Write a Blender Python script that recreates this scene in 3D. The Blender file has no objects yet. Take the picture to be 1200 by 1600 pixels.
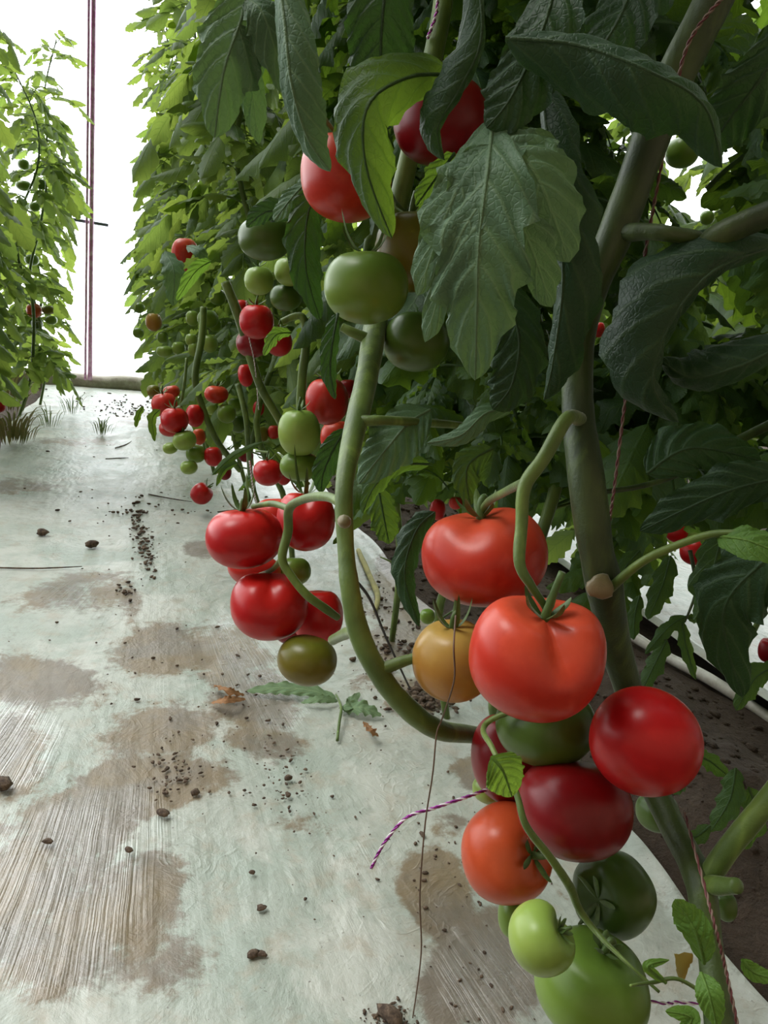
import bpy, math, random
import numpy as np
from mathutils import Vector, Matrix

# ------------------------------------------------------------------ camera, sky, sun, exposure
S = bpy.context.scene
COL = S.collection
F, CH = 1200.0, 0.8                                   # focal length in pixels, camera height in metres
nrm = lambda v: v / max(1e-9, np.linalg.norm(v))
def ray(px, py): return np.array([(px - 600) / F, -(py - 800) / F, -1.0])
_Y = nrm(ray(190, 416)); _Z = nrm(np.cross(np.cross(ray(147, 0), ray(141, 600)), _Y))
if _Z[1] < 0: _Z = -_Z
_X = np.cross(_Y, _Z)
R = np.array([_X, _Y, _Z])
CAM = np.array([0, 0, CH])
def W(px, py, d): return R @ (ray(px, py) * d) + CAM
def G(px, py, z=0.0):
    r = R @ ray(px, py); t = (z - CH) / r[2]; return r * t + CAM
def proj(P):
    c = (np.asarray(P) - CAM) @ R
    dz = np.maximum(1e-3, -c[..., 2])
    return 600 + F * c[..., 0] / dz, 800 - F * c[..., 1] / dz, -c[..., 2]
cd = bpy.data.cameras.new('camera'); cam = bpy.data.objects.new('camera', cd); COL.objects.link(cam)
M4 = Matrix([list(R[0]) + [0], list(R[1]) + [0], list(R[2]) + [CH], [0, 0, 0, 1]])
cam.matrix_world = M4
cd.sensor_fit = 'VERTICAL'; cd.sensor_height = 32.0; cd.lens = 32.0 * F / 1600; cd.clip_start = 0.02
S.camera = cam
S.view_settings.view_transform = 'Standard'; S.view_settings.look = 'None'
S.view_settings.gamma = 1; S.view_settings.use_curve_mapping = False
S.view_settings.exposure = -0.22
S.cycles.use_denoising = True
S.cycles.diffuse_bounces = 4; S.cycles.glossy_bounces = 3; S.cycles.transparent_max_bounces = 8
S.cycles.max_bounces = 7
w = bpy.data.worlds.new('world'); S.world = w; w.use_nodes = True
_bg = w.node_tree.nodes['Background']; _bg.inputs[0].default_value = (0.95, 0.99, 1.0, 1)
_tc = w.node_tree.nodes.new('ShaderNodeTexCoord'); _sx = w.node_tree.nodes.new('ShaderNodeSeparateXYZ'); _mr = w.node_tree.nodes.new('ShaderNodeMapRange')
w.node_tree.links.new(_tc.outputs['Generated'], _sx.inputs[0]); w.node_tree.links.new(_sx.outputs[1], _mr.inputs[0])   # bright to the south (+Y)
for _k, _v in ((1, -.1), (2, .95), (3, .10), (4, 6.8)): _mr.inputs[_k].default_value = _v
w.node_tree.links.new(_mr.outputs[0], _bg.inputs[1])
sd = bpy.data.lights.new('sun', 'SUN'); sd.energy = 1.7; sd.angle = math.radians(22); sd.color = (1, .98, .93)
sun = bpy.data.objects.new('sun', sd); COL.objects.link(sun)
sun.rotation_euler = Vector((-0.55, 0.22, 1.0)).to_track_quat('Z', 'Y').to_euler()

# ------------------------------------------------------------------ helpers
rnd = random.Random(7)
class NB:                                              # tiny node builder
    def __init__(s, name, **kw):
        s.m = bpy.data.materials.new(name); s.m.use_nodes = True
        s.t = s.m.node_tree; s.b = s.t.nodes['Principled BSDF']; s.o = s.t.nodes['Material Output']
        for k, v in kw.items(): s.set(k.replace('_', ' '), v)
    def n(s, ty, **kw):
        x = s.t.nodes.new(ty)
        for k, v in kw.items():
            if k[0] == 'i' and k[1:].isdigit(): s.inp(x.inputs[int(k[1:])], v)
            else: setattr(x, k, v)
        return x
    def inp(s, sock, v):
        if isinstance(v, bpy.types.NodeSocket): s.t.links.new(v, sock)
        elif isinstance(v, bpy.types.Node): s.t.links.new(v.outputs[0], sock)
        else: sock.default_value = (tuple(v) + (1,) if isinstance(v, tuple) and len(v) == 3 and len(sock.default_value) == 4 else v)
    def set(s, k, v): s.inp(s.b.inputs[k], v)
    def math(s, op, a, b=0.0, c=None, clamp=False):
        x = s.n('ShaderNodeMath', operation=op, use_clamp=clamp); s.inp(x.inputs[0], a); s.inp(x.inputs[1], b)
        if c is not None: s.inp(x.inputs[2], c)
        return x.outputs[0]
    def mix(s, f, a, b, ty='MIX'):
        x = s.n('ShaderNodeMix', data_type='RGBA', blend_type=ty)
        s.inp(x.inputs[0], f); s.inp(x.inputs[6], a); s.inp(x.inputs[7], b); return x.outputs[2]
    def ramp(s, f, stops):
        x = s.n('ShaderNodeValToRGB'); s.inp(x.inputs[0], f); e = x.color_ramp.elements
        while len(e) < len(stops): e.new(.5)
        for q, (p, c) in zip(e, stops): q.position = p; q.color = tuple(c) + (1,) if len(c) == 3 else c
        return x.outputs[0]
    def sstep(s, v, a, b):
        x = s.n('ShaderNodeMapRange', interpolation_type='SMOOTHSTEP')
        s.inp(x.inputs[0], v); x.inputs[1].default_value = a; x.inputs[2].default_value = b; return x.outputs[0]
    def attr(s, name): return s.n('ShaderNodeAttribute', attribute_name=name)
    def noise(s, scale, detail=4, rough=.55, vec=None, dist=0.0):
        x = s.n('ShaderNodeTexNoise'); x.inputs['Scale'].default_value = scale
        x.inputs['Detail'].default_value = detail; x.inputs['Roughness'].default_value = rough
        x.inputs['Distortion'].default_value = dist
        if vec is not None: s.inp(x.inputs['Vector'], vec)
        return x.outputs[0]
    def pos(s, scale=(1, 1, 1)):
        c = s.n('ShaderNodeTexCoord'); mp = s.n('ShaderNodeMapping'); s.inp(mp.inputs[0], c.outputs['Object'])
        mp.inputs['Scale'].default_value = scale; return mp.outputs[0]
    def bump(s, h, strength=.3, dist=.01, normal=None):
        x = s.n('ShaderNodeBump'); x.inputs['Strength'].default_value = strength; x.inputs['Distance'].default_value = dist
        s.inp(x.inputs['Height'], h)
        if normal is not None: s.inp(x.inputs['Normal'], normal)
        return x.outputs[0]

def leaf_mat(name, dark, light, trans, tf=.38, rough=.5, sheen=0.0):
    b = NB(name)
    uv = b.n('ShaderNodeUVMap'); sp = b.n('ShaderNodeSeparateXYZ', i0=uv.outputs[0])
    u = sp.outputs[0]; v = b.math('ABSOLUTE', b.math('MULTIPLY_ADD', sp.outputs[1], 2.0, -1.0))
    mid = b.math('SUBTRACT', 1.0, b.sstep(v, .015, .07))
    lat = b.math('PINGPONG', b.math('MULTIPLY_ADD', u, 7.0, b.math('MULTIPLY', v, -1.5)), .5)
    latm = b.math('MULTIPLY', b.math('SUBTRACT', 1.0, b.sstep(lat, .02, .12)), .75)
    vein = b.math('MAXIMUM', mid, latm)
    net = b.n('ShaderNodeTexVoronoi', feature='DISTANCE_TO_EDGE'); b.inp(net.inputs['Vector'], b.pos()); net.inputs['Scale'].default_value = 260
    netm = b.math('SUBTRACT', 1.0, b.sstep(net.outputs['Distance'], .0, .16))
    tint = b.attr('tint').outputs['Fac']
    nz = b.noise(28, 3, .6, b.pos())
    f = b.math('ADD', b.math('MULTIPLY', tint, .75), b.math('MULTIPLY', b.math('SUBTRACT', nz, .5), .7), clamp=True)
    c = b.mix(f, dark, light)
    c2 = b.mix(b.math('MULTIPLY', vein, .4), c, (light[0] * 1.9 + .02, light[1] * 1.6 + .02, light[2] * 1.5 + .01))
    b.set('Base Color', c2); b.set('Roughness', rough); b.set('Specular IOR Level', .35)
    h = b.math('ADD', b.math('MULTIPLY', vein, -.8), b.math('MULTIPLY', netm, -.25))
    h = b.math('ADD', h, b.math('MULTIPLY', b.noise(50, 3, .55, b.pos()), 1.6))
    bp = b.bump(h, .4, .002); b.set('Normal', bp)
    if sheen: b.set('Sheen Weight', sheen); b.set('Sheen Roughness', .45)
    tr = b.n('ShaderNodeBsdfTranslucent'); b.inp(tr.inputs[0], b.mix(b.math('MULTIPLY', vein, .5), b.mix(tint, trans, (trans[0] * 1.5, trans[1] * 1.25, trans[2])), (trans[0] * .5, trans[1] * .6, trans[2] * .5)))
    b.inp(tr.inputs[1], bp)
    mx = b.n('ShaderNodeMixShader', i0=tf, i1=b.b.outputs[0], i2=tr.outputs[0])
    b.t.links.new(mx.outputs[0], b.o.inputs[0]); return b.m
LEAF = leaf_mat('tomato_leaf', (.026, .068, .03), (.055, .125, .035), (.16, .30, .025), .4)
LEAFD = leaf_mat('tomato_leaf_old', (.012, .042, .018), (.034, .085, .03), (.05, .13, .015), .26, .48, .05)
LEAFB = leaf_mat('tomato_leaf_blue', (.065, .145, .078), (.13, .24, .125), (.10, .20, .04), .25, .5, .1)
LEAFY = leaf_mat('tomato_leaf_young', (.09, .20, .035), (.13, .26, .05), (.20, .38, .04), .42)
LEAFW = leaf_mat('wilted_leaf', (.16, .26, .13), (.20, .32, .17), (.2, .3, .1), .15, .7)
LEAFX = leaf_mat('withered_leaf', (.25, .12, .05), (.42, .24, .12), (.3, .15, .05), .2, .8)

def stem_mat(name, a, c, hair=.3):
    b = NB(name); nz = b.noise(14, 3, .6, b.pos()); st = b.noise(60, 3, .6, b.pos((1, 1, .15)))
    col = b.mix(b.sstep(nz, .35, .65), a, c); b.set('Base Color', b.mix(b.sstep(st, .5, .75), col, (c[0] * 1.3, c[1] * 1.3, c[2] * 1.3)))
    b.set('Roughness', .5); b.set('Sheen Weight', hair); b.set('Sheen Roughness', .3)
    b.set('Normal', b.bump(b.math('ADD', st, b.math('MULTIPLY', b.noise(500, 2, .6, b.pos()), .4)), .35, .002)); return b.m
STEM = stem_mat('green_stem', (.065, .115, .018), (.13, .20, .035))
STEMD = stem_mat('dark_stem', (.020, .038, .008), (.055, .09, .016), .06)
NODE = stem_mat('corky_node', (.15, .13, .055), (.27, .20, .11))

LEAFF = leaf_mat('tomato_leaf_upper', (.035, .08, .035), (.10, .175, .055), (.30, .45, .08), .45)
def simple(name, col, rough=.6, metal=0, spec=.5, nscale=0, col2=None, bump=0, trans=0):
    b = NB(name); b.set('Roughness', rough); b.set('Metallic', metal); b.set('Specular IOR Level', spec)
    if nscale:
        nz = b.noise(nscale, 6, .65, b.pos()); b.set('Base Color', b.mix(b.sstep(nz, .35, .65), col, col2 or col))
        if bump: b.set('Normal', b.bump(nz, .8, bump))
    else: b.set('Base Color', col)
    if trans:
        tr = b.n('ShaderNodeBsdfTranslucent'); tr.inputs[0].default_value = tuple(col) + (1,)
        mx = b.n('ShaderNodeMixShader', i0=trans, i1=b.b.outputs[0], i2=tr.outputs[0]); b.t.links.new(mx.outputs[0], b.o.inputs[0])
    return b.m

def tomato_mat(name, body, shoulder, s0=.55, s1=1.0, rough=.32, tipc=None):
    b = NB(name); a = b.attr('ax').outputs['Fac']; nz = b.noise(22, 3, .5, b.pos())
    f = b.sstep(b.math('ADD', a, b.math('MULTIPLY', b.math('SUBTRACT', nz, .5), .25)), s0, s1)
    c = b.mix(f, body, shoulder)
    c = b.mix(b.math('MULTIPLY', b.sstep(b.noise(70, 4, .6, b.pos()), .45, .75), .18), c, tuple(min(1, x * 1.5 + .01) for x in shoulder))
    b.set('Base Color', c); b.set('Roughness', rough); b.set('Specular IOR Level', .36)
    b.set('Subsurface Weight', .05); b.set('Subsurface Radius', (1, .4, .2)); b.set('Subsurface Scale', .006)
    b.set('Normal', b.bump(b.noise(450, 2, .5, b.pos()), .03, .001)); return b.m
TM = {
 'red': tomato_mat('ripe_red_skin', (.44, .008, .010), (.52, .014, .010)),
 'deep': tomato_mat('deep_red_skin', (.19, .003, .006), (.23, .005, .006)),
 'pink': tomato_mat('pinkish_red_skin', (.48, .022, .015), (.58, .05, .03)),
 'coral': tomato_mat('coral_red_skin', (.50, .026, .012), (.60, .075, .032), .5),
 'orange': tomato_mat('orange_skin', (.47, .06, .015), (.52, .085, .025), .4),
 'amber': tomato_mat('amber_skin', (.42, .19, .035), (.42, .27, .06), .4),
 'olive': tomato_mat('olive_skin', (.16, .12, .012), (.13, .14, .014), .3),
 'green': tomato_mat('green_skin', (.15, .24, .028), (.11, .2, .028), .3),
 'pale': tomato_mat('pale_green_skin', (.26, .36, .07), (.2, .32, .055), .3),
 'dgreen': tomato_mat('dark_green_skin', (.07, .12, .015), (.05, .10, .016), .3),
}

def link(name, me, mat, parent=None):
    o = bpy.data.objects.new(name, me); COL.objects.link(o)
    if mat and not me.materials: me.materials.append(mat)
    if parent: o.parent = parent
    return o
def tag(o, label=None, cat=None, group=None, kind=None):
    for k, v in (('label', label), ('category', cat), ('group', group), ('kind', kind)):
        if v: o[k] = v
    return o
def empty(name, loc, label, cat, group=None):
    o = bpy.data.objects.new(name, None); COL.objects.link(o); o.location = tuple(loc); o.empty_display_size = .02
    return tag(o, label, cat, group)

class MB:                                              # numpy mesh accumulator (quads)
    def __init__(s): s.v = []; s.f = []; s.uv = []; s.a = []; s.n = 0
    def add(s, v, f, uv=None, a=0.0):
        v = np.asarray(v, float); s.v.append(v); s.f.append(np.asarray(f, int) + s.n); s.n += len(v)
        s.uv.append(np.zeros((len(v), 2)) + [.5, .5] if uv is None else uv); s.a.append(np.zeros(len(v)) + a)
    def mesh(s, name, off=(0, 0, 0), smooth=True, attr='tint'):
        v = np.concatenate(s.v) - np.asarray(off); f = np.concatenate(s.f); uv = np.concatenate(s.uv); a = np.concatenate(s.a)
        me = bpy.data.meshes.new(name)
        me.vertices.add(len(v)); me.vertices.foreach_set('co', v.astype(np.float32).ravel())
        me.loops.add(len(f) * 4); me.loops.foreach_set('vertex_index', f.astype(np.int32).ravel())
        me.polygons.add(len(f)); me.polygons.foreach_set('loop_start', (np.arange(len(f)) * 4).astype(np.int32))
        me.polygons.foreach_set('loop_total', np.full(len(f), 4, np.int32))
        me.update(calc_edges=True)
        l = me.uv_layers.new(name='UVMap'); l.data.foreach_set('uv', uv[f.ravel()].astype(np.float32).ravel())
        at = me.attributes.new(attr, 'FLOAT', 'POINT'); at.data.foreach_set('value', a.astype(np.float32))
        me.polygons.foreach_set('use_smooth', np.full(len(f), smooth)); me.validate(); return me
def grid_faces(nu, nv, wrap=False):
    F_ = []
    for i in range(nu - 1):
        for j in range(nv if wrap else nv - 1):
            k = (j + 1) % nv; F_.append((i * nv + j, i * nv + k, (i + 1) * nv + k, (i + 1) * nv + j))
    return F_
def smooth_path(P, n):
    P = np.asarray(P, float); m = len(P)
    if m == 2: return P[0] + np.linspace(0, 1, n)[:, None] * (P[1] - P[0])
    t = np.linspace(0, m - 1, n); out = []
    for q in t:
        i = min(int(q), m - 2); f = q - i
        p0, p1, p2, p3 = P[max(i - 1, 0)], P[i], P[i + 1], P[min(i + 2, m - 1)]
        out.append(.5 * (2 * p1 + (p2 - p0) * f + (2 * p0 - 5 * p1 + 4 * p2 - p3) * f * f + (3 * p1 - p0 - 3 * p2 + p3) * f ** 3))
    return np.array(out)
def tube(mb, P, rad, n=None, seg=10, jitter=0.0, cap=True, seed=0):
    n = n or max(6, len(P) * 5); rad = np.atleast_1d(np.asarray(rad, float)); Q = smooth_path(P, n)
    rr = np.interp(np.linspace(0, 1, n), np.linspace(0, 1, len(rad)), rad)
    rg = np.random.RandomState(seed)
    if jitter: rr = rr * (1 + jitter * np.convolve(rg.randn(n + 4), np.ones(5) / 5, 'valid'))
    T = np.gradient(Q, axis=0); T /= np.maximum(1e-9, np.linalg.norm(T, axis=1))[:, None]
    a = np.array([0.3, 0.2, 1.0]); a = a if abs(T[0] @ nrm(a)) < .9 else np.array([1., 0, 0]); N = nrm(np.cross(T[0], a)); V = []
    if cap: Q = np.vstack([Q[:1], Q, Q[-1:]]); rr = np.r_[rr[0] * .02, rr, rr[-1] * .02]; T = np.vstack([T[:1], T, T[-1:]])
    th = np.linspace(0, 2 * np.pi, seg, endpoint=False)
    for q, t, r in zip(Q, T, rr):
        N = nrm(N - t * (N @ t)); B = np.cross(t, N)
        V.append(q + r * (np.cos(th)[:, None] * N + np.sin(th)[:, None] * B))
    mb.add(np.vstack(V), grid_faces(len(Q), seg, True))

def blade(mb, M, hw, nhint, nu=14, nv=5, lobes=5, depth=.3, cup=-.15, ripple=.12, tint=.5, seed=0, curl=0.0, twist=0.0):
    """one leaflet: M midrib points, hw half width, nhint the side its upper face looks to"""
    rg = np.random.RandomState(seed); Q = smooth_path(M, nu); T = np.gradient(Q, axis=0)
    L = np.sum(np.linalg.norm(np.diff(Q, axis=0), axis=1)); u = np.linspace(0, 1, nu)
    prof = (u ** .62) * ((1 - u) ** .75); prof /= prof.max(); prof = prof * (.78 + .22 * (1 - u)); prof[0] = .03; prof[-1] = .0
    v = np.linspace(-1, 1, nv); V = np.zeros((nu, nv, 3)); UV = np.zeros((nu, nv, 2))
    ph = rg.rand(2) * 1.0; lb = [lobes * (1 + .12 * rg.randn()), lobes * (1 + .12 * rg.randn())]; p2 = rg.rand(4) * 6.28
    for i in range(nu):
        t = nrm(T[i]); s = nrm(np.cross(nhint, t)); n = np.cross(t, s)
        if twist: a = twist * u[i]; s, n = s * math.cos(a) + n * math.sin(a), n * math.cos(a) - s * math.sin(a)
        for j in range(nv):
            x = v[j]; k = 0 if x < 0 else 1; ax = abs(x)
            ft = (u[i] * lb[k] + ph[k]) % 1.0
            tooth = 1 - depth * (1 - min(1, ft / .72) if ft < .72 else (ft - .72) / .28) * min(1, u[i] * 6)
            tooth *= 1 - .10 * ((ft * 3) % 1.0)
            r = hw * prof[i] * (1 + (tooth - 1) * ax)
            fwd = hw * .35 * ax * ax * min(1, (1 - u[i]) * 3) * prof[i]
            h = cup * hw * prof[i] * ax ** 1.6 + ripple * hw * ax * ax * math.sin(u[i] * lb[k] * 6.28 + p2[k]) * prof[i]
            h += .07 * hw * math.sin(6.28 * (u[i] * 7 - 1.5 * ax) + .5) * min(1, ax * 3) * prof[i] * (1 if nv > 6 else .4)
            if curl:
                ang = curl * ax; V[i, j] = Q[i] + s * (np.sign(x) * r * ax * math.cos(ang)) + n * (h - r * ax * math.sin(ang)) + t * fwd
            else: V[i, j] = Q[i] + s * (np.sign(x) * r * ax) + n * h + t * fwd
            UV[i, j] = (u[i], x * .5 + .5)
    mb.add(V.reshape(-1, 3), grid_faces(nu, nv), UV.reshape(-1, 2), tint)

def compound(seed, hires=False, L=.3, droop=1.0, teeth=True):
    """a compound tomato leaf in its own frame: base at the origin, reaching along +X and hanging"""
    rg = np.random.RandomState(seed); mb = MB(); t = nrm(np.array([1, 0, .35 + .3 * rg.rand()])); p = np.zeros(3); P = [p.copy()]; Ts = [t]
    side_w = .25 * rg.randn()
    for k in range(12):
        t = nrm(t + np.array([0, side_w * .08, -.12 * droop * (.6 + .9 * rg.rand())])); p = p + t * L * .72 / 12; P.append(p.copy()); Ts.append(t)
    P = np.array(P); tube(mb, P, [.0032, .002, .0012], n=13 if hires else 7, seg=6 if hires else 4, cap=False)
    nu, nv = (26, 9) if hires else (11, 5)
    def lf(i, ang, ln, wd):
        t = Ts[i]; up = nrm(np.array([0, 0, 1]) - t * t[2]); sd = np.cross(up, t)
        d = nrm(t * math.cos(ang) + sd * math.sin(ang) + up * .15 * rg.randn()); q = P[i].copy(); M = [q.copy()]; g = .10 * (.3 + 1.3 * rg.rand()) * droop
        for k in range(6): d = nrm(d + np.array([0, 0, -g])); q = q + d * ln / 6; M.append(q.copy())
        blade(mb, M, wd, nrm(up + .45 * rg.randn(3)), nu, nv, 4.2, .34, -.3 * rg.rand() - .05, .14, rg.rand(), rg.randint(1e6), curl=.5 * rg.rand(), twist=.5 * rg.randn())
    lf(12, .1 * rg.randn(), L * .5, L * .17)
    for fr, sc in ((9, .9), (6, 1.0), (3, .7)):
        for sg in (-1, 1):
            lf(fr, sg * (.85 + .25 * rg.randn()), L * .42 * sc * (1 + .15 * rg.randn()), L * .135 * sc)
    for fr in (4, 7, 10):
        lf(fr, (1 if rg.rand() > .5 else -1) * 1.2, L * .09, L * .035)
    return mb
LO = [compound(100 + i) for i in range(9)]
HI = [compound(200 + i, True) for i in range(7)]
def arrs(mb): return np.concatenate(mb.v), np.concatenate(mb.f), np.concatenate(mb.uv), np.concatenate(mb.a)
LO = [arrs(m) for m in LO]; HIA = [arrs(m) for m in HI]
def rot(az, el=0.0, rl=0.0):
    return np.array(Matrix.Rotation(az, 3, 'Z') @ Matrix.Rotation(-el, 3, 'Y') @ Matrix.Rotation(rl, 3, 'X'))

PROT = []                                              # what already stands where: kept clear of filler foliage
def protect(px, py, r, d): PROT.append((px, py, r, d))
XL = ([0, 60, 100, 200, 380, 440, 500, 600, 640], [205, 190, 172, 162, 165, 190, 225, 238, 262])
YB = ([200, 250, 330, 400, 500, 560, 620, 700, 900, 960, 1200], [560, 600, 640, 700, 735, 770, 830, 790, 800, 880, 900])
def clear(V, mask=True):
    px, py, d = proj(V)
    if (d < .16).any(): return False
    inb = (px > -60) & (px < 1260) & (py > -60) & (py < 1660)
    if mask == 'out' and inb.any(): return False
    if mask == 'low' and (inb & ((py > 775) | (px < 335))).any(): return False
    if mask == 'low': mask = False
    if mask == 'gap':
        if (inb & (px > 1045) & (py > 880) & (py < 1100)).sum() > 1 or (inb & (py > 1090)).sum() > 1: return False
    elif mask is None:
        if (inb & (px > np.interp(py, [0, 60, 200, 340, 400, 600], [150, 150, 158, 150, 120, 135]))).any(): return False
    elif mask and inb.any():
        bad = inb & ((px < np.interp(py, *XL)) | (py > np.interp(px, *YB)))
        if bad.sum() > (.06 if d.mean() < 2 else .12) * len(V): return False
    A = np.array(PROT)
    if len(A):
        for k in np.nonzero(inb)[0][::2]:
            q = (px[k] - A[:, 0]) ** 2 + (py[k] - A[:, 1]) ** 2 < (A[:, 2]) ** 2
            if (q & (d[k] < A[:, 3] + .02)).any(): return False
    return True

# ------------------------------------------------------------------ floor, walls, film
def smoothnoise(x, y, seed=0, n=12, f0=3.0, f1=25.0):
    rg = np.random.RandomState(seed); z = 0
    for k in range(n):
        f = f0 * (f1 / f0) ** (k / (n - 1)); a = rg.rand() * 6.28; z = z + np.sin(f * (x * math.cos(a) + y * math.sin(a)) + rg.rand() * 6.28 + 1.3 * np.sin(f * .7 * (y * math.cos(a) - x * math.sin(a)))) / (1 + .35 * k)
    return z / 3.0
def surface(name, xs, ys, zf, mat, attrs, parent=None):
    X_, Y_ = np.meshgrid(xs, ys); P = np.stack([X_, Y_, zf(X_, Y_)], -1).reshape(-1, 3)
    mb = MB(); uv = np.zeros((len(P), 2)); at = np.zeros(len(P))
    if attrs: at, uv = attrs(P)
    mb.add(P, grid_faces(len(ys), len(xs)), uv, at)
    return link(name, mb.mesh(name, attr='mud'), mat, parent)

b = NB('soil'); n1 = b.noise(9, 8, .7, b.pos()); n2 = b.noise(60, 6, .7, b.pos())
b.set('Base Color', b.mix(n2, b.mix(b.sstep(n1, .3, .7), (.022, .014, .009), (.06, .038, .023)), (.12, .08, .05))); b.set('Roughness', .95)
b.set('Normal', b.bump(b.math('ADD', n1, n2), 1.0, .02)); SOIL = b.m
xs = np.r_[np.linspace(-6, -.7, 30), np.linspace(-.65, 2.0, 180), np.linspace(2.1, 8, 30)]
ys = np.r_[np.linspace(-1.5, .2, 12), np.linspace(.22, 2.5, 170), np.linspace(2.55, 5.68, 50)]
def soil_z(x, y):
    bed = np.exp(-((x - 1.07) / .26) ** 2)
    z = -.03 + .055 * bed + .02 * smoothnoise(x, y, 3, 16, 8, 130) * (bed + .1)
    return np.where((x > -.5) & (x < .72), -.03, z)
fl = surface('floor', xs, ys, soil_z, SOIL, None); tag(fl, kind='structure')

# stains read off the ground as ellipses (centre, half axes, tilt, strength), turned into ground points
ST = [(215, 1232, 130, 48, -.25, 1.), (120, 1290, 90, 60, 0, .8), (70, 1420, 130, 130, .1, .8), (230, 1420, 60, 110, .2, .65), (60, 1065, 95, 42, .1, .8), (250, 1140, 85, 45, -.15, .8),
      (265, 1015, 95, 38, -.1, .85), (370, 1040, 80, 50, .6, .75), (400, 1110, 75, 42, .2, .7), (410, 1160, 70, 28, .2, .7), (15, 1180, 60, 60, 0, .7), (110, 925, 100, 25, -.2, .6),
      (330, 1215, 40, 28, 0, .65), (690, 1400, 50, 75, -.35, 1.15), (760, 1510, 95, 90, -.6, 1.15), (690, 1560, 40, 70, 0, .8), (380, 850, 50, 14, 0, .7), (320, 858, 36, 12, 0, .8), (150, 930, 50, 30, 0, .5),
      (230, 655, 50, 16, 0, .6), (740, 1210, 40, 30, .4, .8), (480, 1290, 60, 18, .2, .35), (20, 760, 60, 16, 0, .6), (120, 690, 70, 7, 0, .6), (200, 940, 22, 30, 0, .6), (590, 1060, 50, 20, 0, .5),
      (650, 1090, 40, 30, 0, .9), (600, 930, 40, 60, .3, .45), (220, 1500, 110, 60, .1, .5), (700, 1290, 35, 20, 0, .5), (640, 935, 50, 90, -.3, 1.0), (655, 1092, 45, 22, 0, 1.3), (600, 1010, 40, 30, 0, .8)]
def mud_attr(P):
    px, py, d = proj(P); m = np.zeros(len(P)); wob = smoothnoise(P[:, 0], P[:, 1], 11, 12, 14, 110); w2 = smoothnoise(P[:, 0], P[:, 1], 12, 12, 14, 110)
    k = 9 / np.maximum(d, .3)
    X1 = px + wob * k * 2; Y1 = py + w2 * k
    for cx, cy, a, c, t, s in ST:
        ca, sa = math.cos(t), math.sin(t); dx, dy = X1 - cx, Y1 - cy
        q = np.sqrt(((dx * ca + dy * sa) / a) ** 2 + ((dy * ca - dx * sa) / c) ** 2)
        m = np.maximum(m, s * np.clip((1.35 - q) / .7, 0, 1))
    fc = G(250, 800)[:2]; fx, fy = P[:, 0] - fc[0], P[:, 1] - fc[1]
    uv = np.stack([np.arctan2(fx, -fy) * 5.0 + .006 * wob, np.hypot(fx, fy)], -1)
    return m, uv
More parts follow.
